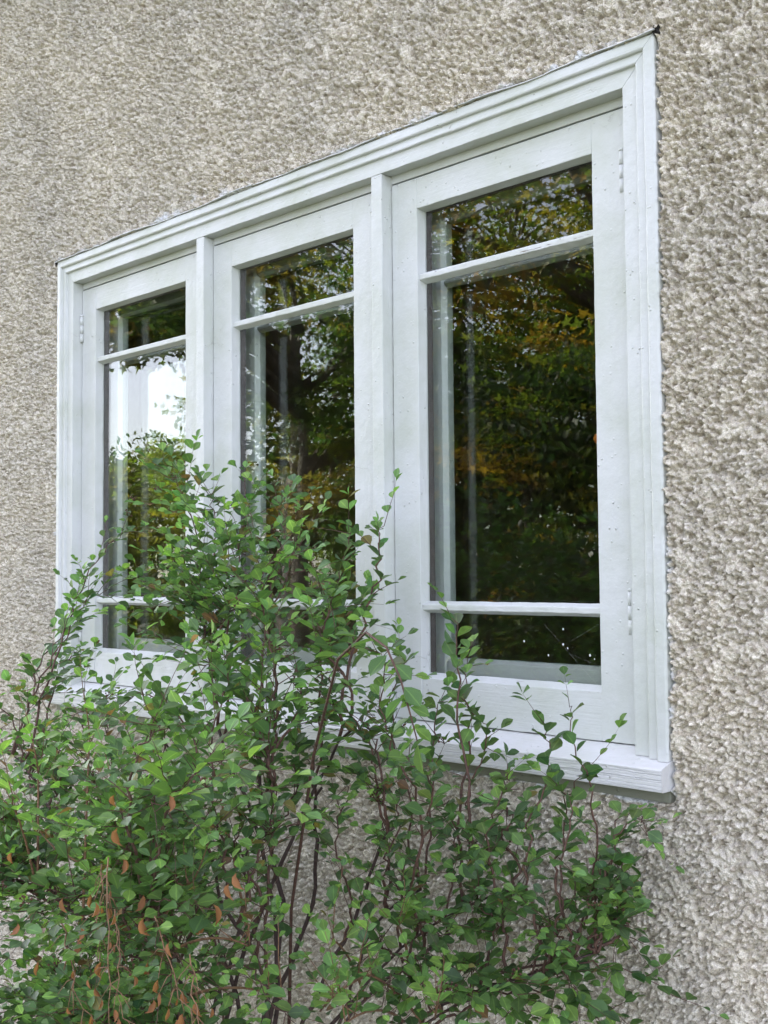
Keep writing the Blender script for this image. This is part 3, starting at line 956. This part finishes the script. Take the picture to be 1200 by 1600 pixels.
# ------------------------------------------------------------------ the shrub
shrub = thing('spirea_shrub', 'leafy green shrub with reddish stems growing up in front of the window', 'shrub', (1.45, -0.45, 0))
SB_ = np.array([1.45, -0.45, 0.0])
LT = np.array([(0, 0, 0), (0.10, 0.0, 0.0),
               (0.30, -0.20, 0.055), (0.30, 0, 0), (0.30, 0.20, 0.055),
               (0.58, -0.35, 0.085), (0.60, 0, -0.012), (0.58, 0.35, 0.085),
               (0.80, -0.27, 0.06), (0.84, 0, -0.035), (0.80, 0.27, 0.06),
               (0.93, -0.12, 0.0), (1.02, 0, -0.075), (0.93, 0.12, 0.0), (0.05, -0.012, 0), (0.05, 0.012, 0)])
LT_F = [(0, 14, 1), (0, 1, 15), (1, 2, 3), (1, 3, 4), (2, 5, 6, 3), (3, 6, 7, 4), (5, 8, 9, 6), (6, 9, 10, 7), (8, 11, 12, 9), (9, 12, 13, 10)]

def bez(p0, p1, p2, p3, t):
    s = 1 - t
    return s * s * s * p0 + 3 * s * s * t * p1 + 3 * s * t * t * p2 + t * t * t * p3

rs = random.Random(21)
leaves = []            # (pos, dir, up, size, tint)
def add_leaf(p, d, size, tint):
    up = np.array([rs.gauss(0, .42), rs.gauss(0, .42) - .25, 1.0])
    leaves.append((p, d, up, size, tint))

DARK = [(0.080, 0.156, 0.052), (0.098, 0.180, 0.055), (0.060, 0.118, 0.044), (0.116, 0.202, 0.058), (0.082, 0.146, 0.066), (0.070, 0.130, 0.040)]
YOUNG = [(0.15, 0.28, 0.07), (0.19, 0.32, 0.075), (0.13, 0.25, 0.08)]
def in_poly(x, y, poly):
    c = False
    j = len(poly) - 1
    for i in range(len(poly)):
        if (poly[i][1] > y) != (poly[j][1] > y) and x < (poly[j][0] - poly[i][0]) * (y - poly[i][1]) / (poly[j][1] - poly[i][1]) + poly[i][0]:
            c = not c
        j = i
    return c

def leafy_twig(bm, p0, d0, length, r0, spacing, lsize, young=False, droop=0.0, start=0.0):
    """a thin shoot with alternate leaves, getting smaller and paler to the tip"""
    n = max(3, int(length / 0.03))
    p = np.array(p0, float)
    d = np.array(d0, float); d /= np.linalg.norm(d)
    pts, rad = [p.copy()], [r0]
    step = length / n
    acc = rs.uniform(0, spacing)
    side = rs.choice((-1, 1))
    for i in range(n):
        d = d + np.array([rs.gauss(0, .10), rs.gauss(0, .10), rs.gauss(0, .10) - droop])
        d /= np.linalg.norm(d)
        q = p + d * step
        acc += step
        while acc >= spacing:
            acc -= spacing
            f_ = (i + 1) / n
            if f_ >= start and rs.random() < .97:
                lat = np.cross(d, np.array([0, 0, 1.0])); lat /= np.linalg.norm(lat) + 1e-6
                out = d * rs.uniform(.45, .9) + lat * side * rs.uniform(.5, 1.0) + np.array([0, 0, rs.uniform(-.25, .45)])
                side = -side
                tint = rs.choice(YOUNG if (young or (f_ > .8 and rs.random() < .35)) else DARK)
                k = rs.uniform(.7, 1.3)
                if rs.random() < .035:
                    tint = rs.choice([(.20, .17, .05), (.16, .15, .05), (.17, .10, .05)])
                tint = tuple(c * k for c in tint)
                add_leaf(q + rs.uniform(-.3, .3) * step * d, out, lsize * rs.uniform(.5, 1.3) * (1.0 - .35 * f_), tint)
        p = q
        pts.append(p.copy()); rad.append(r0 * (1 - .75 * (i + 1) / n))
    add_leaf(p, d + np.array([0, 0, .2]), lsize * rs.uniform(.45, .8), rs.choice(YOUNG if rs.random() < .5 else DARK))
    tube(bm, pts, rad, 5)
    return p

OPEN = [[(-300, 0), (135, 0), (135, 830), (84, 900), (66, 1000), (-10, 1030), (-300, 1040)], [(620, 0), (1300, 0), (1300, 880), (760, 880), (640, 830)],
        [(905, 880), (1300, 880), (1300, 1700), (1075, 1700), (1060, 1500), (1010, 1400), (1030, 1250), (905, 1215)], [(660, 880), (905, 880), (870, 1060), (780, 1060), (700, 980)], [(778, 1060), (1050, 1060), (1050, 1235), (930, 1235), (800, 1180)]]
def stray(q):
    """would this shoot leave the outline the shrub has grown into"""
    r_ = q - CAM
    dz = r_ @ FWD
    return any(in_poly(600 + F_PX * (r_ @ RT) / dz, 800 - F_PX * (r_ @ UP) / dz, o_) for o_ in OPEN)

def branch(base, tip, arch, r0, twigs, tl, lsize, t0=0.35, spacing=0.021, young=0.15, mat='twig', bare=False):
    """one main stem with its side shoots"""
    base = np.array(base); tip = np.array(tip)
    bm = bmesh.new()
    h = tip - base
    c1 = base + np.array([h[0] * .28 + rs.uniform(-.03, .03), h[1] * .28 + rs.uniform(-.03, .03), h[2] * .42 + .02])
    c2 = base + np.array([h[0] * .55, h[1] * .55, h[2] * .86 + arch])
    n = 22
    pts = []
    f1, f2, f3 = rs.uniform(0, 6), rs.uniform(0, 6), rs.uniform(5, 9)
    for i in range(n + 1):
        p = bez(base, c1, c2, tip, i / n)
        wv = math.sin(math.pi * i / n) * .018
        p = p + np.array([math.sin(f1 + f3 * i / n), math.cos(f2 + f3 * .8 * i / n), .4 * math.sin(f2 + f3 * i / n)]) * wv
        if 0 < i < n:
            p = p + np.array([rs.gauss(0, .004) for _ in range(3)])
        pts.append(p)
    tube(bm, pts, [r0 * (1 - .80 * (i / n)) for i in range(n + 1)], 6)
    if not bare:
        for k in range(twigs):
            t = t0 + (1 - t0) * (k + rs.uniform(.1, .9)) / twigs
            i = min(n - 1, int(t * n))
            p = pts[i] + (pts[i + 1] - pts[i]) * (t * n - i)
            tan = pts[i + 1] - pts[i]; tan /= np.linalg.norm(tan)
            rv = np.array([rs.gauss(0, 1), rs.gauss(0, 1) * .8 - .15, rs.gauss(0, .8) + .15])
            rv -= tan * rv.dot(tan); rv /= np.linalg.norm(rv) + 1e-6
            d = tan * rs.uniform(.5, 1.0) + rv * rs.uniform(.6, 1.1)
            ln = tl * rs.uniform(.5, 1.25) * (1.15 - .55 * t)
            if stray(p + d / np.linalg.norm(d) * ln):
                continue
            leafy_twig(bm, p, d, ln, r0 * .32, spacing, lsize, young=rs.random() < young, droop=rs.uniform(-.02, .05))
        # leaves along the last part of the stem itself
        tan = pts[-1] - pts[-4]
        leafy_twig(bm, pts[-1], tan, .06 + .04 * rs.random(), r0 * .25, spacing * .9, lsize * .95, young=rs.random() < .5)
        side = 1
        L_ = 0
        for i in range(int(n * .45), n):
            a, b_ = pts[i], pts[i + 1]
            dd = b_ - a; ln = np.linalg.norm(dd); dd = dd / ln
            m = int(ln / spacing + rs.random())
            for j in range(m):
                lat = np.cross(dd, [0, 0, 1.0]); lat = lat / (np.linalg.norm(lat) + 1e-6)
                side = -side
                add_leaf(a + (b_ - a) * rs.random(), dd * .7 + lat * side * .8 + np.array([0, 0, rs.uniform(-.2, .4)]), lsize * rs.uniform(.7, 1.2), tuple(c * rs.uniform(.85, 1.2) for c in rs.choice(DARK)))
    return bm_obj('branch', shift(bm), MAT[mat], shrub)

def shift(bm):
    for v_ in bm.verts:
        v_.co -= Vector(SB_)
    return bm

def base_pt(spread=.13):
    a, d = rs.uniform(0, 6.28), spread * math.sqrt(rs.random())
    return (SB_[0] + d * math.cos(a) * 1.3, SB_[1] + d * math.sin(a) * .8, 0.0)

MAINS = []
def main_stem(px, py, w, r0):
    b0 = np.array(base_pt(.10)); e0 = px_on_y(px, py, -w)
    h = e0 - b0
    c1 = b0 + np.array([h[0] * .10, h[1] * .10, h[2] * .45]); c2 = b0 + np.array([h[0] * .5, h[1] * .5, h[2] * .88])
    n = 26
    f1, f2, f3 = rs.uniform(0, 6), rs.uniform(0, 6), rs.uniform(6, 12)
    pts = []
    for i in range(n + 1):
        t = i / n
        k = .03 * math.sin(math.pi * t)
        pts.append(bez(b0, c1, c2, e0, t) + np.array([math.sin(f1 + f3 * t), math.cos(f2 + f3 * t), 0]) * k + np.array([rs.gauss(0, .003), rs.gauss(0, .003), 0]))
    bm = bmesh.new()
    tube(bm, pts, [r0 * (1 - .62 * i / n) * rs.uniform(.88, 1.12) for i in range(n + 1)], 7)
    bm_obj('main_stem', shift(bm), MAT['old_stem'], shrub)
    MAINS.append(np.array(pts))
for a in [(330, 1060, .36, .0066), (430, 1060, .38, .0072), (505, 1230, .36, .0075), (250, 1150, .50, .0062), (130, 1240, .62, .0062), (330, 1330, .72, .0064), (660, 1390, .33, .0056), (800, 1390, .24, .0050), (930, 1490, .20, .0048), (430, 1230, .52, .0056),
          (60, 1400, .80, .0060), (230, 1470, .86, .0060), (620, 1290, .36, .0062), (740, 1440, .32, .0056), (850, 1520, .26, .0052), (560, 1130, .40, .0062), (20, 1180, .55, .005)]:
    main_stem(*a)
def fork_pt(tip, lo=.14, hi=.75):
    """where on an old stem a shoot to this tip leaves"""
    best, bp_ = 1e9, None
    for pts in MAINS:
        for q in pts[8:]:
            dz = tip[2] - q[2]
            d = math.hypot(tip[0] - q[0], tip[1] - q[1])
            cost = d * 1.0 + max(0, lo - dz) * 3 + max(0, dz - .45) * .8 + rs.uniform(0, .12)
            if cost < best:
                best, bp_ = cost, q
    return bp_
# tall shoots that stand in front of the window: (pixel x, pixel y, distance from wall, arch, twigs, twig length)
tips = [
    (262, 735, .26, .05, 12, .16), (330, 775, .30, .04, 13, .17), (395, 780, .34, .03, 13, .17), (432, 782, .30, .02, 12, .15),
    (205, 830, .24, .08, 8, .13), (140, 965, .28, .08, 5, .11), (118, 1020, .30, .08, 6, .12), (170, 930, .32, .12, 12, .17),
    (355, 850, .40, .04, 14, .20), (300, 860, .36, .06, 14, .20), (460, 850, .38, .03, 13, .17), (545, 835, .30, .06, 8, .13),
    (600, 822, .34, .05, 4, .09), (420, 880, .50, .03, 14, .20), (380, 920, .30, .03, 14, .18), (250, 930, .36, .08, 14, .20),
    (500, 930, .45, .05, 13, .17), (545, 960, .30, .06, 11, .15), (705, 965, .30, .07, 3, .07), (730, 1040, .20, .06, 3, .06),
    (470, 1190, .46, .04, 8, .15), (415, 1170, .52, .04, 10, .16), (540, 1225, .40, .05, 5, .13), (600, 1235, .38, .06, 4, .11), (450, 1290, .58, .04, 7, .14), (380, 1270, .62, .05, 9, .16), (510, 1100, .48, .05, 6, .14),
    (590, 1020, .55, .08, 10, .14), (630, 1030, .25, .08, 4, .10), (690, 1090, .22, .10, 4, .09), (745, 1120, .24, .10, 3, .08),
    (850, 1130, .26, .08, 3, .08), (790, 1215, .30, .10, 4, .10), (870, 1225, .28, .06, 3, .08),
    (640, 1190, .60, .12, 4, .11), (560, 1140, .42, .10, 6, .13), (470, 1050, .50, .06, 11, .17),
]
for (px, py, w, arch, tw, tl) in tips:
    tp = px_on_y(px, py, -w)
    branch(fork_pt(tp), tp, arch * .6, rs.uniform(.0026, .0036), int(tw * 1.35) + 1, tl, rs.uniform(.031, .041), t0=.12, spacing=.018)
# arching side growth low at right, close to the wall
tips_r = [(1005, 1282, .16, .03, 3, .07), (960, 1340, .18, .04, 4, .09), (985, 1470, .16, .05, 5, .10), (890, 1105, .26, .02, 2, .06), (915, 1205, .24, .03, 3, .06), (930, 1400, .2, .06, 6, .10), (1000, 1290, .10, .10, 5, .09), (975, 1370, .14, .10, 6, .11), (900, 1400, .20, .10, 8, .13), (960, 1480, .16, .10, 7, .12),
          (1050, 1555, .10, .12, 6, .10), (860, 1480, .26, .08, 10, .15), (800, 1400, .26, .10, 10, .15), (780, 1290, .26, .10, 9, .14),
          (740, 1420, .30, .08, 10, .16), (900, 1560, .24, .08, 10, .15), (820, 1570, .32, .06, 11, .16),
          (740, 1540, .36, .05, 11, .16), (660, 1540, .44, .04, 10, .15), (600, 1300, .34, .06, 7, .14), (640, 1380, .36, .06, 9, .15), (670, 1460, .38, .05, 10, .15), (700, 1260, .30, .08, 8, .13), (590, 1490, .46, .04, 8, .14), (600, 1560, .55, .03, 9, .15), (980, 1600, .18, .08, 9, .14)]
for (px, py, w, arch, tw, tl) in tips_r:
    tp = px_on_y(px, py, -w)
    branch(fork_pt(tp, .02), tp, arch * .8 + .03, rs.uniform(.0024, .0033), int(tw * .95) + 1, tl * 1.15, rs.uniform(.031, .042), t0=.15, spacing=.020)
# the dense near side at left
poly = [(-110, 1090), (60, 1060), (200, 1060), (330, 1010), (430, 1040), (470, 1140), (420, 1260), (400, 1400), (330, 1480), (330, 1720), (-110, 1720)]
cnt = 0
while cnt < 66:
    px, py = rs.uniform(-110, 480), rs.uniform(1010, 1720)
    if not in_poly(px, py, poly):
        continue
    w = rs.uniform(.38, .98) if py > 1120 else rs.uniform(.32, .75)
    tgt = px_on_y(px, py, -w)
    if tgt[2] < .25:
        continue
    branch(fork_pt(tgt, .05), tgt, rs.uniform(.03, .10), rs.uniform(.0026, .0036), 13, .18, rs.uniform(.030, .042), t0=.10, spacing=.020, young=.26)
    cnt += 1
for k in range(20):
    px, py, w = rs.uniform(-90, 190) if k < 14 else rs.uniform(200, 480), rs.uniform(1380, 1690), rs.uniform(.55, .95)
    tgt = px_on_y(px, py, -w)
    branch(fork_pt(tgt, .03), tgt, rs.uniform(.02, .07), rs.uniform(.0024, .0032), 11, .17, rs.uniform(.029, .042), t0=.10, spacing=.020, young=.25)
# a reddish shoot that hangs over in front, with the largest leaves
bm = bmesh.new()
hp = [np.array(fork_pt(px_on_y(455, 1420, -.42), .1))] + [px_on_y(a, b_, -w) for a, b_, w in ((455, 1420, .42), (490, 1180, .55), (528, 1030, .72), (572, 988, .76), (604, 1012, .77), (626, 1062, .78), (640, 1112, .78), (652, 1158, .77))]
tube(bm, hp, [.0036, .0032, .0028, .0022, .0019, .0017, .0015, .0013, .0009], 6)
sd = 1
for i in range(3, 9):
    for j in range(3):
        a = hp[i - 1] + (hp[i] - hp[i - 1]) * ((j + .5) / 3)
        t_ = hp[i] - hp[i - 1]; t_ = t_ / np.linalg.norm(t_)
        lat = RT * sd + FWD * rs.uniform(-.4, .4); sd = -sd
        add_leaf(a, t_ * .4 + lat * .9 + np.array([0, 0, rs.uniform(-.7, .1)]), rs.uniform(.030, .044), rs.choice(DARK[:2] + DARK[3:4]))
add_leaf(hp[-1], np.array([0.2, 0, -1.0]), .045, DARK[3])
bm_obj('hanging_shoot', shift(bm), MAT['twig'], shrub)
# pale young shoots at the bottom
for (px, py, w, dx, dz, ln) in [(440, 1560, .72, .1, .5, .14), (520, 1470, .55, .2, .8, .13), (560, 1520, .60, .5, .6, .12), (300, 1380, .85, .7, .5, .16),
                                (180, 1290, .85, .3, .9, .17), (90, 1330, .9, -.6, .4, .15), (390, 1480, .75, .2, .9, .12), (240, 1230, .7, .5, .8, .16),
                                (330, 1190, .6, .1, 1., .16), (620, 1450, .45, .3, .6, .12), (500, 1580, .7, .8, .4, .15), (680, 1590, .5, .3, .7, .14),
                                (60, 1200, .8, -.2, .9, .18), (140, 1150, .7, .2, .9, .18), (20, 1260, .9, .3, .5, .16), (540, 1600, .66, -.3, .8, .15)]:
    bm = bmesh.new()
    e0 = px_on_y(px, py, -w)
    b0 = np.array(fork_pt(e0, .05))
    ctrl = (b0 + e0) / 2 + np.array([0, 0, .05])
    pts = [bez(b0, b0 + (ctrl - b0) * .6, ctrl + (e0 - ctrl) * .5, e0, i / 14) for i in range(15)]
    tube(bm, pts, [.0030 - .0015 * i / 14 for i in range(15)], 5)
    leafy_twig(bm, e0, (dx * .7, -.15, dz), ln, .0014, .017, .036, young=True)
    for q in range(3):
        leafy_twig(bm, pts[11 + q], (rs.uniform(-1, 1), rs.uniform(-.6, .3), .6), ln * .6, .0011, .018, .033, young=True)
    bm_obj('young_shoot', shift(bm), MAT['twig_pale'], shrub)

# leaves: the 300 that show largest are parts, the rest one mass
Lp = np.array([l[0] for l in leaves]); Ld = np.array([l[1] for l in leaves]); Lu = np.array([l[2] for l in leaves])
Ls = np.array([l[3] for l in leaves]); Lt = np.array([l[4] for l in leaves])
ok = (Lp[:, 1] < -0.045) & (Lp[:, 2] > 0.05)
# the middle of the shrub is bare inside: old stems with few leaves
rel = Lp - CAM
dep = rel @ FWD
sx = 600 + F_PX * (rel @ RT) / dep; sy = 800 - F_PX * (rel @ UP) / dep
hollow = [(330, 1640), (345, 1440), (420, 1310), (490, 1262), (600, 1275), (640, 1360), (600, 1440), (530, 1500), (470, 1640)]
old = Lt[:, 1] < .20
for i in range(len(Lp)):
    if old[i] and in_poly(sx[i], sy[i], hollow) and rs.random() < .42:
        ok[i] = False
Lp, Ld, Lu, Ls, Lt = Lp[ok], Ld[ok], Lu[ok], Ls[ok], Lt[ok]
rel = Lp - CAM
dep = rel @ FWD
sx = 600 + F_PX * (rel @ RT) / dep; sy = 800 - F_PX * (rel @ UP) / dep
score = Ls / dep
score[(sx < 0) | (sx > 1200) | (sy < 0) | (sy > 1600) | (dep < .4)] = 0
order = np.argsort(-score)
big_, rest = order[:300], order[300:]
Lpl = Lp - SB_
me = leaf_batch(LT, LT_F, Lpl[rest], Ld[rest], Lu[rest], Ls[rest], Lt[rest], 'foliage')
fo = put('foliage', me, MAT['leaf'], shrub)
fo['kind'] = 'stuff'
leaf_meshes = []
for c in DARK + YOUNG:
    lm = leaf_batch(LT, LT_F, np.zeros((1, 3)), np.array([[1.0, 0, 0]]), np.array([[0, 0, 1.0]]), np.ones(1), np.array([c]), 'leaf')
    lm.materials.append(MAT['leaf'])
    leaf_meshes.append((np.array(c), lm))
for i in big_:
    d = Ld[i] / np.linalg.norm(Ld[i]); w_ = np.cross(Lu[i], d); w_ /= np.linalg.norm(w_); u_ = np.cross(d, w_)
    lm = min(leaf_meshes, key=lambda m_: np.abs(m_[0] - Lt[i]).sum())[1]
    o = bpy.data.objects.new('leaf', lm)
    COL.objects.link(o)
    o.parent = shrub
    mm = Matrix.Identity(4)
    for r_ in range(3):
        mm[r_][0], mm[r_][1], mm[r_][2], mm[r_][3] = d[r_] * Ls[i], w_[r_] * Ls[i], u_[r_] * Ls[i], Lpl[i][r_]
    o.matrix_local = mm
print('leaves', len(leaves))

# dead leaves hanging in the near left part, on dry brown strands
DL = LT.copy()
DL[:, 2] = np.array([1.1 * abs(a[1]) - .55 * (a[0] - .3) ** 2 + .07 * math.sin(9 * a[0]) for a in LT])
DL[:, 1] *= .42
DL[:, 1] += .10 * np.sin(LT[:, 0] * 4)
dl_me = leaf_batch(DL, LT_F, np.zeros((1, 3)), np.array([[1.0, 0, 0]]), np.array([[0, 0, 1.0]]), np.ones(1), np.array([[.2, .1, .05]]), 'dead_leaf')
dl_me.materials.append(MAT['dead'])
def dead_leaf(p, size):
    o = bpy.data.objects.new('dead_leaf', dl_me)
    COL.objects.link(o)
    o.parent = shrub
    o.location = Vector(p) - Vector(SB_)
    o.rotation_euler = (rs.uniform(-.6, .6), 1.57 + rs.uniform(-.5, .5), rs.uniform(0, 6.28))
    o.scale = (size,) * 3
for (px, py) in [(28, 1440), (180, 1240), (265, 1240), (185, 1290), (265, 1470), (130, 1420), (120, 1465), (370, 1360), (360, 1378), (225, 1395), (330, 1410), (225, 1430),
                 (160, 1500), (230, 1500), (150, 1540), (100, 1400), (240, 1560), (60, 1500), (190, 1340), (285, 1590), (310, 1440), (20, 1330)]:
    dead_leaf(px_on_y(px, py, -rs.uniform(.92, 1.04)), rs.uniform(.020, .030))
for (x0, y0, x1, y1) in [(168, 1340, 172, 1600), (160, 1350, 150, 1480), (240, 1430, 300, 1600), (176, 1420, 190, 1590), (300, 1490, 312, 1640), (100, 1440, 130, 1600)]:
    bm = bmesh.new()
    w = rs.uniform(.95, 1.04)
    a, b_ = px_on_y(x0, y0, -w), px_on_y(x1, y1, -w - .03)
    pts = [a + (b_ - a) * i / 9 + np.array([rs.gauss(0, .0035), rs.gauss(0, .0035), 0]) for i in range(10)]
    tube(bm, pts, [.0012 - .0006 * i / 9 for i in range(10)], 5)
    for q in range(11):
        p = pts[rs.randint(1, 9)]
        e = p + np.array([rs.uniform(-.03, .03), rs.uniform(-.03, .03), -rs.uniform(.01, .04)])
        tube(bm, [p, (p + e) / 2 + np.array([0, 0, .006]), e], [.0008, .0007, .0005], 4)
        if rs.random() < .6:
            dead_leaf(e, rs.uniform(.012, .024))
    bm_obj('dry_strand', shift(bm), MAT['twig_pale'], shrub)
# dried flower heads
def flower_mesh(seed):
    r = random.Random(seed)
    bm = bmesh.new()
    for k in range(7):
        e = Vector((r.uniform(-.011, .011), r.uniform(-.011, .011), r.uniform(.004, .016)))
        tube(bm, [Vector((0, 0, 0)), e * .5 + Vector((0, 0, .002)), e], [.0006, .0005, .0005], 4)
        bmesh.ops.create_icosphere(bm, subdivisions=1, radius=r.uniform(.0016, .0028), matrix=Matrix.Translation(e))
    me_ = bpy.data.meshes.new('dry_flower')
    bm.to_mesh(me_); bm.free()
    me_.materials.append(MAT['dry_flower'])
    return me_
fms = [flower_mesh(i) for i in range(4)]
sel = RNG.choice(len(Lp), 90, replace=False)
for i in sel:
    o = bpy.data.objects.new('dry_flower', fms[i % 4])
    COL.objects.link(o)
    o.parent = shrub
    o.location = Vector(Lpl[i])
    o.rotation_euler = (rs.uniform(-.9, .9), rs.uniform(-.9, .9), rs.uniform(0, 6))

# ------------------------------------------------------------------ small things at the window
def lathe(name, prof, mat, parent=None, seg=20):
    bm = bmesh.new()
    rows = [[bm.verts.new((r_ * math.cos(k * 6.28319 / seg), r_ * math.sin(k * 6.28319 / seg), z)) for k in range(seg)] for r_, z in prof]
    for i in range(len(rows) - 1):
        for k in range(seg):
            f_ = bm.faces.new((rows[i][k], rows[i][(k + 1) % seg], rows[i + 1][(k + 1) % seg], rows[i + 1][k])); f_.smooth = True
    bm.faces.new(list(reversed(rows[0]))); bm.faces.new(rows[-1])
    return bm_obj(name, bm, mat, parent)
XM = S + MU
# fastener of the middle inner casement
fx = thing('window_fastener', 'small dark iron fastener on the stile behind the middle pane', 'fastener', (XM + 0.080, 0.117, zw(-0.645)))
bm = bmesh.new(); tube(bm, [(0, 0, 0), (0, -.022, 0)], [.006, .005], 10); bm_obj('spindle', bm, MAT['iron'], fx)
bm = bmesh.new(); tube(bm, [(-.012, -.024, .002), (.0, -.024, .002), (.02, -.024, 0), (.034, -.024, -.002), (.042, -.024, -.003)], [.004, .006, .0065, .0085, .005], 10); bm_obj('lever', bm, MAT['iron'], fx)
# inner window board and the blue vase on it
v, f = box_vf(-.05, LW + .05, .202, .36, -.03, 0)
me = bpy.data.meshes.new('window_board'); me.from_pydata([(a - OX, b_, c - 1.262 - OZ) for a, b_, c in v], [], f); put('window_board', me, MAT['grey_x'], win)
o = lathe('blue_vase', [(.03, 0), (.038, .01), (.055, .05), (.058, .09), (.04, .13), (.026, .15), (.032, .165), (.028, .164), (.02, .14)], MAT['blue'])
o.location = (XM + .36, .29, zw(-1.262))
o['label'] = 'small blue vase on the inner board behind the middle pane'; o['category'] = 'vase'
o = thing('hanging_ornament', 'small round orange ornament hanging behind the right pane', 'ornament', (1.86, .26, zw(-.665)))
p_ = px_on_y(936, 685, .26); o.location = tuple(p_)
lathe('ball', [(.003, -.013), (.010, -.009), (.013, 0), (.010, .009), (.003, .013)], MAT['orange'], o, 16)
bm = bmesh.new(); tube(bm, [(0, 0, .0125), (0, 0, .60)], [.0009, .0009], 5); bm_obj('cord', bm, MAT['orange'], o)
# cobweb in the lowest right pane
cw = thing('cobweb', 'thin cobweb with white specks across the lowest right pane', 'cobweb', tuple(px_on_y(880, 1010, YG - .006)))
cwo = np.array(cw.location)
bm = bmesh.new()
for (x0, y0, x1, y1) in [(878, 1007, 935, 1072), (850, 975, 880, 1008), (880, 1008, 936, 975), (893, 1022, 936, 1040)]:
    a, b_ = px_on_y(x0, y0, YG - .004) - cwo, px_on_y(x1, y1, YG - .012) - cwo
    tube(bm, [a, (a + b_) / 2 + np.array([0, 0, -.001]), b_], [.00005] * 3, 4)
bm_obj('threads', bm, MAT['web'], cw)['kind'] = 'stuff'
for (x0, y0, r_) in [(880, 1007, .0024), (880, 983, .0022), (819, 1002, .0022), (857, 1024, .0022), (922, 1024, .0026), (929, 1030, .0015), (887, 1013, .0018)]:
    bm = bmesh.new()
    bmesh.ops.create_icosphere(bm, subdivisions=2, radius=r_ * .75)
    for v_ in bm.verts:
        v_.co.z *= 1.5; v_.co += Vector((rs.gauss(0, .0002), rs.gauss(0, .0002), 0))
    q = bm_obj('egg_sac', bm, MAT['web'], cw)
    q.location = Vector(px_on_y(x0, y0, YG - .005) - cwo)
